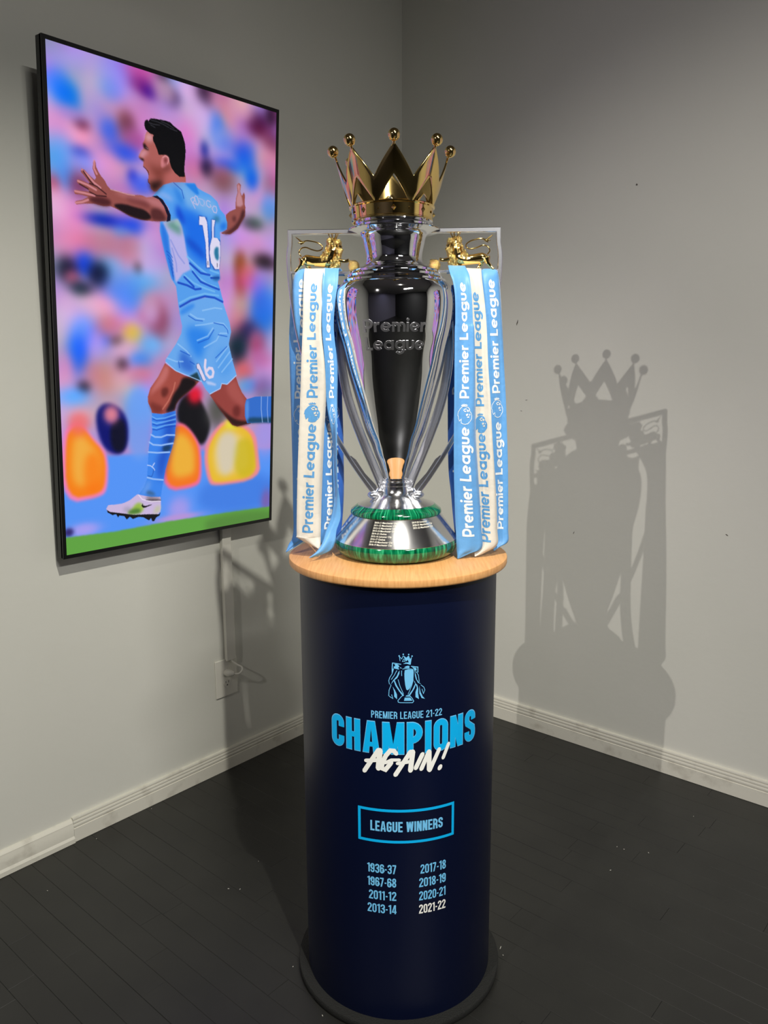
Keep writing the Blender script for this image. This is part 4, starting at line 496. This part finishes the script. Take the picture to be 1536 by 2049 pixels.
# lions
L = D['lion']
def lion(sx):
    def P3(p, y=0): return (p[0]*-sx, y, p[1])
    V, Fc = [], []
    sp = catmull([(x, z) for x, z in L['spine']], 3); tube(V, Fc, [P3((p[0], p[1]-.004)) for p in sp], np.interp(np.linspace(0, 1, len(sp)), [0, .2, .5, .8, 1], [.0085, .0125, .0115, .0145, .014]))
    tube(V, Fc, [P3(p) for p in L['neck']], [.015, .014, .011])
    tube(V, Fc, [P3(p) for p in L['head']], [.0095, .0085, .0045])
    ball(V, Fc, P3(L['head'][0]), .012, (1, .95, 1)); ball(V, Fc, P3((L['head'][2][0]-.002, L['head'][2][1]-.004)), .0055, (1.2, .8, .7)); ball(V, Fc, P3((L['head'][1][0], L['head'][1][1]+.003), -.005), .004); ball(V, Fc, P3((L['head'][0][0]-.003, L['head'][0][1]+.009), -.008), .004)
    for y in (-.007,): tube(V, Fc, [P3(L['spine'][0], y), *[P3(p, y) for p in L['hind']]], [.009, .0085, .005, .0035, .004])
    tube(V, Fc, [P3(L['spine'][1], .007), *[P3(p, .007) for p in L['hind2']]], [.009, .0075, .005, .0035, .004])
    tube(V, Fc, [P3(p, .006) for p in L['fore']], [.007, .0055, .004, .0045])
    tube(V, Fc, [P3(p, -.005) for p in L['arm']], [.007, .005, .0038, .0042])
    fur = fixn(mesh_obj('lion', V, Fc, M['gold'], tro, 180))
    md = fur.modifiers.new('fuse', 'REMESH'); md.mode = 'VOXEL'; md.voxel_size = .0011; md.use_smooth_shade = True
    ms = fur.modifiers.new('smooth', 'SMOOTH'); ms.iterations = 3
    V, Fc = [], []; rnd = random.Random(3)
    for (x, z) in L['mane']:
        for k in range(9):
            dx, dz = rnd.uniform(-.006, .006), rnd.uniform(-.007, .006); yy = rnd.choice((-1, 1))*rnd.uniform(.006, .0145)
            q = P3((x+dx, z+dz), yy); ball(V, Fc, q, rnd.uniform(.0022, .0042), (.8, .8, 1.5), 8, 5)
    for (x, z) in L['mane'][::2]: ball(V, Fc, P3((x, z)), .0095, (1, 1.2, 1), 10, 6)
    mesh_obj('mane', V, Fc, M['gold_rough'], fur, 180)
    V, Fc = [], []; tl = [P3(p) for p in catmull(L['tail'], 4)]; tube(V, Fc, tl, .0016, 8)
    for p in L['tuft'][1:]: tube(V, Fc, [P3(L['tuft'][0]), P3(p)], [.003, .0008], 6)
    mesh_obj('tail', V, Fc, M['gold'], fur, 60)
    V, Fc = [], []; bx, bz = L['ball']; ball(V, Fc, P3((bx, bz)), .0135, su=20, sv=12)
    tube(V, Fc, [(bx*-sx, 0, bz-.016), (bx*-sx, 0, bz-.009)], [.010, .006]); 
    for k in range(14): ball(V, Fc, (bx*-sx+rnd.uniform(-.009, .009), -.0105+rnd.uniform(0, .004), bz+rnd.uniform(-.012, .010)), .0032, su=6, sv=4)
    mesh_obj('gold_ball', V, Fc, M['gold_rough'], fur, 60)
    V, Fc = [], []; cx, cz = L['crown']; cx *= -sx
    for k in range(7):
        a = 2*PI*k/7; p0 = (cx+.0055*math.cos(a), .0055*math.sin(a), cz-.004); p1 = (cx+.011*math.cos(a), .010*math.sin(a), cz+.0065)
        tube(V, Fc, [p0, p1], [.0018, .0007], 6); ball(V, Fc, p1, .0014, su=6, sv=4)
    tube(V, Fc, [(cx, 0, cz-.006), (cx, 0, cz-.001)], [.006, .0072], 14)
    mesh_obj('small_crown', V, Fc, M['gold'], fur, 60)
    return fur
lion(-1)['label'] = 'gold lion facing right'; lion(1)['label'] = 'gold lion facing left'
# crown
CX = -.0040
def cr_r(z): t = (z-.797)/(.907-.797); return .0955+(.1262-.0955)*(t+.10*t*(1-t))
V, Fc = [], []
zb, zt, zv, za = .797, .9065, .8440, .8470
cols = []
for sct in range(8):
    for k in range(-8, 9):
        if k == 8: continue
        cols.append((sct*45+k/8*22.5, abs(k)/8))
nc = len(cols)
def P(a, z): a += 2.5; r = cr_r(z); return (CX+r*math.sin(math.radians(a)), -r*math.cos(math.radians(a)), z)
def band(lo, hi, cols_, rows=4, close=False):
    base = len(V)
    for a, t in cols_:
        for j in range(rows+1): V.append(P(a, lo(t)+(hi(t)-lo(t))*j/rows))
    n = len(cols_)
    for i in range(n if close else n-1):
        ii = (i+1) % n
        for j in range(rows): Fc.append((base+i*(rows+1)+j, base+ii*(rows+1)+j, base+ii*(rows+1)+j+1, base+i*(rows+1)+j+1))
tb = .86
def zl(t): return za+(zb-za)*min(1, t/tb)
for sct in range(8):
    for sg in (-1, 1):
        cs = [(sct*45+sg*22.5*t, t) for t in (0, .12, .25, .4, .55, .7, tb, 1)]
        band(zl, lambda t: zt+(zv-zt)*t, cs, 5)
bm = bmesh.new(); me = bpy.data.meshes.new('crown'); me.from_pydata(V, [], Fc); bm.from_mesh(me)
bmesh.ops.remove_doubles(bm, verts=bm.verts, dist=.0002); bmesh.ops.recalc_face_normals(bm, faces=bm.faces)
bm.to_mesh(me); bm.free(); me.materials.append(M['gold']); me.shade_smooth(); me.set_sharp_from_angle(angle=math.radians(40))
crown = bpy.data.objects.new('crown', me); COL.objects.link(crown); crown.parent = tro
md = crown.modifiers.new('thickness', 'SOLIDIFY'); md.thickness = .0042; md.offset = 0
md = crown.modifiers.new('bevel', 'BEVEL'); md.width = .0008; md.segments = 2; md.limit_method = 'ANGLE'
bnd = lathe('crown_band', [(.0875, .7655), (.0905, .7655), (.0925, .7675), (.0925, .7695), (.0915, .7705), (.0935, .7935), (.0968, .7950), (.0975, .7975), (.0965, .7990), (.0925, .7990), (.0885, .7750), (.0875, .7655)], M['gold'], crown, 128, 30); bnd.location = (CX, 0, 0)
V, Fc = [], []
for k in range(16):
    a = math.radians(k*22.5+2.5); r = .0930; c = Vector((CX+r*math.sin(a), -r*math.cos(a), .7825)); nr = Vector((math.sin(a), -math.cos(a), -.05)).normalized(); tg = Vector((math.cos(a), math.sin(a), 0)); uz = Vector((0, 0, 1))
    if k % 2 == 0:
        b0 = len(V); V += [c+tg*.0055, c+uz*.0065, c-tg*.0055, c-uz*.0065, c+nr*.0055]; Fc += [(b0, b0+1, b0+4), (b0+1, b0+2, b0+4), (b0+2, b0+3, b0+4), (b0+3, b0, b0+4)]
    else: tube(V, Fc, [c-nr*.002, c+nr*.0016], .0028, 10)
mesh_obj('crown_studs', V, Fc, M['gold'], crown)['kind'] = 'stuff'
for k in range(8):
    a = math.radians(k*45+2.5); r = .1315; V, Fc = [], []
    c = Vector((CX+r*math.sin(a), -r*math.cos(a), .9180)); t0 = Vector((CX+.1245*math.sin(a), -.1245*math.cos(a), .9000))
    ball(V, Fc, (0, 0, 0), .0128, su=28, sv=18); tube(V, Fc, [t0-c, (t0-c)*.45], [.0022, .0036], 10)
    mesh_obj('crown_ball', V, Fc, M['gold'], crown, 60, loc=c)

# ------------------------------------------------------------------ ribbons
LOGO = [(560, 490), (430, 640), (400, 800), (440, 820), (440, 900), (490, 1030), (590, 950), (590, 1110), (700, 1150), (800, 1160), (850, 1140), (920, 1130), (1020, 1020), (1090, 930), (1105, 780), (1070, 680), (1000, 600), (1000, 520), (940, 450), (850, 430), (740, 405), (640, 430)]
CRWN = [(600, 410), (580, 345), (640, 370), (640, 305), (690, 355), (735, 290), (780, 350), (840, 300), (860, 355), (915, 330), (895, 395), (750, 385)]
FACE = [[(690, 570), (760, 510), (850, 490), (880, 530), (760, 550), (740, 590), (850, 600), (830, 640), (760, 640)], [(870, 540), (960, 560), (970, 600), (930, 650), (880, 620)], [(820, 740), (930, 700), (940, 770), (850, 820)], [(870, 880), (900, 830), (990, 820), (980, 880)], [(990, 710), (1030, 730), (1010, 790), (985, 780)]]
def ribbon(key, name, m, label, text_m, logo_z, group, first=0, seed=0):
    rows = D['ribbons'][key]; Rr = catmull(rows, 7); rnd = random.Random(seed); ph = rnd.uniform(0, 6)
    n = len(Rr); NC = 7; grid = []
    for i, r in enumerate(Rr):
        a = Vector(r[:3]); b2 = Vector(r[3:]); row = []
        amp = min(.005, (b2-a).length*.09)
        for j in range(NC+1):
            s = j/NC; p = a.lerp(b2, s); p.y += amp*(math.sin(s*5.3+ph+i*.05)+.5*math.sin(s*9+i*.11+ph)); row.append(p)
        grid.append(row)
    V = [p for row in grid for p in row]; Fc = [(i*(NC+1)+j, (i+1)*(NC+1)+j, (i+1)*(NC+1)+j+1, i*(NC+1)+j+1) for i in range(n-1) for j in range(NC)]
    zref = grid[0][NC//2]
    o = mesh_obj(name, V, Fc, m, None, 180, loc=(AX.x, AX.y, TOPZ), rz=RZ)
    md = o.modifiers.new('thickness', 'SOLIDIFY'); md.thickness = .0005; md.offset = 0
    tag(o, label, 'ribbon', group)
    zm = [(row[0].z+row[NC].z)/2 for row in grid]; i0 = max(range(n), key=lambda i: zm[i])
    def samp(s, z):
        i = i0
        while i < n-2 and zm[i+1] > z: i += 1
        t = min(1, max(0, (zm[i]-z)/max(1e-6, zm[i]-zm[i+1]))); f = min(max(s, 0), 1)*NC; j = min(int(f), NC-1); u = f-j
        p = grid[i][j].lerp(grid[i][j+1], u).lerp(grid[i+1][j].lerp(grid[i+1][j+1], u), t)
        nn = (grid[i][j+1]-grid[i][j]).cross(grid[i+1][j]-grid[i][j]); nn = nn.normalized() if nn.length > 1e-12 else Vector((0, -1, 0))
        if nn.y > 0: nn = -nn
        return p+nn*.0007
    ps = []; FR = .45
    zmin, zmax = zm[-1], zm[i0]-.012
    for zs in D['ribtext'].get(key, []):
        for text, ln, st in (('Premier', .119, 0), ('League', .125, .1305)):
            q0, w_ = layout(text, glyph_round, .07, t=.19)
            ps = [[(zs+st+p[0]*ln/w_, p[1]) for p in q] for q in q0]
            ps = [q for q in ps if all(zmin < p[0] < zmax for p in q)]
            if ps: wrap_mesh('ribbon_lettering', ps, lambda x, y: samp(.69-y*FR, x), text_m, o, .02)
    if logo_z:
        k = 1/21.94/838; f = lambda pts: [((p[0]-750)*k, -(p[1]-760)*k) for p in pts]
        lp = poly_tris(f(CRWN))
        if key in ('LW', 'RW'): lp += poly_tris(f(LOGO))
        else:
            lp += strip(f(LOGO), .0014, True)
            for q in FACE: lp += poly_tris(f(q))
        wd = .060
        wrap_mesh('lion_head_mark', lp, lambda x, y: samp(.48+x/wd, logo_z+y), text_m, o, .006)
        if key in ('LW', 'RW'):
            lp = []
            for q in FACE: lp += poly_tris(f(q))
            wrap_mesh('lion_face', lp, lambda x, y: samp(.48+x/wd, logo_z+y)+Vector((0, -.0006, 0)), M['whitesatin'], o, .006)
    return o
zc = lambda y: TOPZ*0+(.3418-(y-823)*.00117)
GL, GR = 'ribbons hanging from the left handle', 'ribbons hanging from the right handle'
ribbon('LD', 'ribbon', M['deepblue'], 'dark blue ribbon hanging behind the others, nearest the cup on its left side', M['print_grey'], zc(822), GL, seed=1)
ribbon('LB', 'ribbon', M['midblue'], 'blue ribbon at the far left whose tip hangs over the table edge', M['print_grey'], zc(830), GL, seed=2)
ribbon('LL', 'ribbon', M['lightblue'], 'short visible light blue ribbon tucked left behind the white ribbon on the left handle', M['print_white'], None, GL, seed=3)
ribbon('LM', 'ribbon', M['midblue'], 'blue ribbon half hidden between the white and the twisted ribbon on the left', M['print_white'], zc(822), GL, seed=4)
ribbon('LR', 'ribbon', M['lightblue'], 'twisted light blue ribbon with a curled tail on the table, left of the cup', M['print_white'], zc(827), GL, seed=5)
ribbon('LW', 'ribbon', M['whitesatin'], 'white ribbon with blue lettering on the left handle', M['print_blue'], zc(823), GL, seed=6)
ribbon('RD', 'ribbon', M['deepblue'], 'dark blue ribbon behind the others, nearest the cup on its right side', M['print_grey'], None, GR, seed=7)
ribbon('RR', 'ribbon', M['lightblue'], 'outermost light blue ribbon on the right handle', M['print_white'], zc(816), GR, seed=8)
ribbon('RW', 'ribbon', M['whitesatin'], 'white ribbon with blue lettering between two light blue ones on the right handle', M['print_blue'], zc(846), GR, seed=9)
ribbon('RL', 'ribbon', M['lightblue'], 'front light blue ribbon on the right handle, beside the cup, pointed end on the table', M['print_white'], zc(827), GR, seed=10)

# ------------------------------------------------------------------ television
def raster(ops, W_, H_, blobs_only=False):
    X, Y = np.meshgrid((np.arange(W_)+.5)/W_, (np.arange(H_)+.5)/H_)
    img = np.empty((H_, W_, 3)); img[:] = np.array((190, 150, 205))/255.
    asp = 1.7
    def boxblur(a, r):
        if r < 1: return a
        for _ in range(2):
            for ax in (0, 1):
                pad = [(0, 0), (0, 0)]; pad[ax] = (r+1, r); c = np.cumsum(np.pad(a, pad, mode='edge'), axis=ax)
                a = (np.take(c, range(2*r+1, c.shape[ax]), ax)-np.take(c, range(0, c.shape[ax]-2*r-1), ax))/(2*r+1)
        return a
    def comp(mask, col, sl):
        img[sl] = img[sl]*(1-mask[..., None])+np.array(col)*mask[..., None]
    nblob = sum(1 for k, op in enumerate(ops) if op[0] == 'g' and all(o[0] == 'g' for o in ops[:k]))
    for kk, op in enumerate(ops):
        if kk == nblob:
            r_ = max(1, W_//75)
            rs = np.random.RandomState(5); g = rs.rand(22, 13, 3)*.20-.10; yi = np.clip((Y*20), 0, 20.99); xi = np.clip(X*11, 0, 11.99); a_ = yi.astype(int); c_ = xi.astype(int); fy = (yi-a_)[..., None]; fx = (xi-c_)[..., None]
            img[:] = img+((g[a_, c_]*(1-fx)+g[a_, c_+1]*fx)*(1-fy)+(g[a_+1, c_]*(1-fx)+g[a_+1, c_+1]*fx)*fy)
            for ch in range(3): img[..., ch] = np.clip(boxblur(img[..., ch], r_), 0, 1)
        col = [t/255 for t in op[1]]
        if op[0] == 'g':
            _, _, (u, v), rx, ry, al = op; u, v, rx, ry = u/2000, v/2000, max(rx, 16)/2000, max(ry, 10)/2000
            x0, x1, y0, y1 = [int(max(0, t)) for t in ((u-2.2*rx)*W_, (u+2.2*rx)*W_, (v-2.2*ry)*H_, (v+2.2*ry)*H_)]
            x1 = min(x1, W_); y1 = min(y1, H_)
            if x1 <= x0 or y1 <= y0: continue
            sl = (slice(y0, y1), slice(x0, x1)); d = ((X[sl]-u)/rx)**2+((Y[sl]-v)/ry)**2
            comp(al*np.clip(1/(1+np.exp((np.sqrt(d)-1.15)*3.4)), 0, 1), col, sl); continue
        if blobs_only: continue
        pts = np.array(op[2], float).reshape(-1, 2)/2000
        if op[0] == 'p':
            blur, al = op[3], op[4]; rb = int(round(blur/2.793*W_/463*.8)); pad = 3*rb+2
            for _ in range(2 if blur >= 5 else 0): nx = np.roll(pts, -1, 0); pts = np.stack([pts*.75+nx*.25, pts*.25+nx*.75], 1).reshape(-1, 2)
        else: wd, al = op[3]/2000, op[4]; rb = 0; pad = int(wd*W_)+3
        x0, x1 = int(max(0, pts[:, 0].min()*W_-pad)), int(min(W_, pts[:, 0].max()*W_+pad)); y0, y1 = int(max(0, pts[:, 1].min()*H_-pad)), int(min(H_, pts[:, 1].max()*H_+pad))
        if x1 <= x0 or y1 <= y0: continue
        sl = (slice(y0, y1), slice(x0, x1)); xx, yy = X[sl], Y[sl]
        if op[0] == 'p':
            mk = np.zeros(xx.shape)
            for ox, oy in ((-.25, -.25), (.25, -.25), (-.25, .25), (.25, .25)):
                px_, py_ = xx+ox/W_, yy+oy/H_; ins = np.zeros(xx.shape, bool)
                for (ax, ay), (bx, by) in zip(pts, np.roll(pts, -1, 0)):
                    if ay == by: continue
                    c = ((ay > py_) != (by > py_)) & (px_ < (bx-ax)*(py_-ay)/(by-ay)+ax); ins ^= c
                mk += ins*.25
            comp(al*boxblur(mk, rb), col, sl)
        else:
            dm = np.full(xx.shape, 9.)
            for (ax, ay), (bx, by) in zip(pts, pts[1:]):
                dx, dy = (bx-ax), (by-ay)*asp; L2_ = max(dx*dx+dy*dy, 1e-12)
                t = np.clip(((xx-ax)*dx+(yy-ay)*asp*dy)/L2_, 0, 1); dm = np.minimum(dm, np.hypot(xx-ax-t*dx, (yy-ay)*asp-t*dy))
            comp(al*np.clip((wd/2-dm)*W_+.5, 0, 1), col, sl)
    return img
def screen_mesh(name, img, w_, h_, parent, y_, strength):
    H_, W_, _ = img.shape
    xs, zs = np.meshgrid(np.linspace(-w_/2, w_/2, W_), np.linspace(h_/2, -h_/2, H_))
    co = np.stack([xs, np.full_like(xs, y_), zs], -1).reshape(-1, 3).astype(np.float32)
    idx = np.arange(H_*W_).reshape(H_, W_); q = np.stack([idx[:-1, :-1], idx[1:, :-1], idx[1:, 1:], idx[:-1, 1:]], -1).reshape(-1, 4).astype(np.int32)
    me = bpy.data.meshes.new(name); me.vertices.add(len(co)); me.vertices.foreach_set('co', co.ravel())
    me.loops.add(q.size); me.loops.foreach_set('vertex_index', q.ravel()); me.polygons.add(len(q)); me.polygons.foreach_set('loop_start', np.arange(0, q.size, 4, dtype=np.int32))
    me.update(calc_edges=True)
    lin = np.where(img <= .04045, img/12.92, ((img+.055)/1.055)**2.4); ca = me.color_attributes.new('picture', 'FLOAT_COLOR', 'POINT')
    ca.data.foreach_set('color', np.concatenate([lin.reshape(-1, 3), np.ones((len(co), 1))], 1).astype(np.float32).ravel())
    m = bpy.data.materials.new('lit screen'); m.use_nodes = True; nt = m.node_tree; b = nt.nodes['Principled BSDF']; b.inputs['Base Color'].default_value = (.004, .004, .005, 1); b.inputs['Roughness'].default_value = .25
    b.inputs['Specular IOR Level'].default_value = .2
    vc = nt.nodes.new('ShaderNodeVertexColor'); vc.layer_name = 'picture'; nt.links.new(vc.outputs[0], b.inputs['Emission Color']); b.inputs['Emission Strength'].default_value = strength
    me.materials.append(m); o = bpy.data.objects.new(name, me); COL.objects.link(o); o.parent = parent; return o
def television(name, loc, rz, lean, off, w_, h_, img, label):
    # origin: on the wall, centre height; y negative comes out of the wall
    t = tag(empty(name, loc, rz), label, 'television')
    Rl = Matrix.Translation((0, -off, 0)) @ Matrix.Rotation(lean, 4, 'X')
    T = .034; bz = .0115
    V, Fc = [], []
    cs = box('casing', (-w_/2, .002, -h_/2), (w_/2, T, h_/2), M['side'], t, .002); cs.matrix_local = Rl
    V = [(-w_/2, 0, -h_/2), (w_/2, 0, -h_/2), (w_/2, 0, h_/2), (-w_/2, 0, h_/2), (-w_/2+bz, 0, -h_/2+bz), (w_/2-bz, 0, -h_/2+bz), (w_/2-bz, 0, h_/2-bz), (-w_/2+bz, 0, h_/2-bz)]
    V += [(x, .012 if i < 4 else .003, z) for i, (x, y, z) in enumerate(V)]
    Fc = [(i, (i+1) % 4, 4+(i+1) % 4, 4+i) for i in range(4)]+[(i, 8+i, 8+(i+1) % 4, (i+1) % 4) for i in range(4)]+[(4+i, 4+(i+1) % 4, 12+(i+1) % 4, 12+i) for i in range(4)]
    bzl = fixn(mesh_obj('bezel', V, Fc, M['black'], t)); bzl.matrix_local = Rl
    sc = screen_mesh('screen', img, w_-2*bz, h_-2*bz, t, .0015, .95); sc.matrix_local = Rl
    V, Fc = [], []
    br = box('wall_bracket', (-.20, -.03, -.25), (.20, -.001, .25), M['black'], t)
    for x in (-.16, .16):
        for z in (.2, -.2):
            V, Fc = [], []; tube(V, Fc, [(x, -.015, z), (x, -off+T+.014-z*math.tan(lean), z)], .012); mesh_obj('bracket_arm', V, Fc, M['black'], t)
    sb = box('sensor_button', (w_/2, .008, h_*(-.0365)-.011), (w_/2+.008, .024, h_*(-.0365)+.011), M['black'], t, .002); sb.matrix_local = Rl
    return t
img = raster(D['pic'], 420, 730)
television('wall_television', (-1.30499, 0, 1.71455), 0, .0728154, .12, .84735, 1.47269, img, 'portrait screen on the left wall showing a footballer in sky blue')
img2 = raster([op[:4]+op[4:] for op in D['pic']], 160, 280, True)[:, ::-1].copy()
television('wall_television', (-2.50, 0, 1.72), 0, .05, .12, .84735, 1.47269, img2, 'portrait screen left of the footballer screen showing a blurred blue and pink crowd')
television('wall_television', (0, -3.05, 1.72), -PI/2, .05, .12, .84735, 1.47269, img2, 'portrait screen on the right wall showing a blurred blue and pink crowd')

# ------------------------------------------------------------------ cable cover, outlet, plug
cc = box('cable_cover', (-.021, -.019, 0), (.021, -.0005, .62), M['white_plastic'], None, .003, loc=(-1.064, 0, .447))
tag(cc, 'white plastic cable cover running down the wall below the screen', 'cable cover')
ot = tag(empty('wall_outlet', (-1.082, 0, .378)), 'white wall outlet plate under the cable cover', 'outlet')
box('plate', (-.051, -.0065, -.0755), (.051, -.0005, .0755), M['white_plastic'], ot, .0025)
for z in (.022, -.022):
    V, Fc = [], []; tube(V, Fc, [(0, -.005, z), (0, -.0085, z)], .0165, 24); s = mesh_obj('socket', V, Fc, M['white_plastic'], ot, 40)
    V = []; Fc = []
    for (x, zz, w_, h_) in ((-.0065, .005, .0022, .008), (.0065, .005, .0022, .0095), (0, -.0075, .005, .005)):
        b0 = len(V); V += [(x-w_/2, -.0088, z+zz-h_/2), (x+w_/2, -.0088, z+zz-h_/2), (x+w_/2, -.0088, z+zz+h_/2), (x-w_/2, -.0088, z+zz+h_/2)]; Fc.append((b0, b0+1, b0+2, b0+3))
    mesh_obj('slots', V, Fc, M['slot'], s)
pg = tag(empty('power_plug', (-1.082, -.0086, .400)), 'white plug with its short bent cord in the outlet', 'plug')
V, Fc = [], []; tube(V, Fc, [(0, 0, 0), (0, -.012, 0), (.004, -.022, 0), (.012, -.030, -.001)], [.015, .0145, .0125, .007], 12)
mesh_obj('plug_body', V, Fc, M['white_plastic'], pg, 50)
V, Fc = [], []; tube(V, Fc, [tuple(p) for p in catmull([(.010, -.028, -.001), (.024, -.042, -.002), (.036, -.048, .008), (.040, -.042, .020), (.030, -.026, .030), (.022, -.012, .040), (.019, -.004, .050)], 5)], .0036, 10)
mesh_obj('cord', V, Fc, M['white_plastic'], pg, 180)
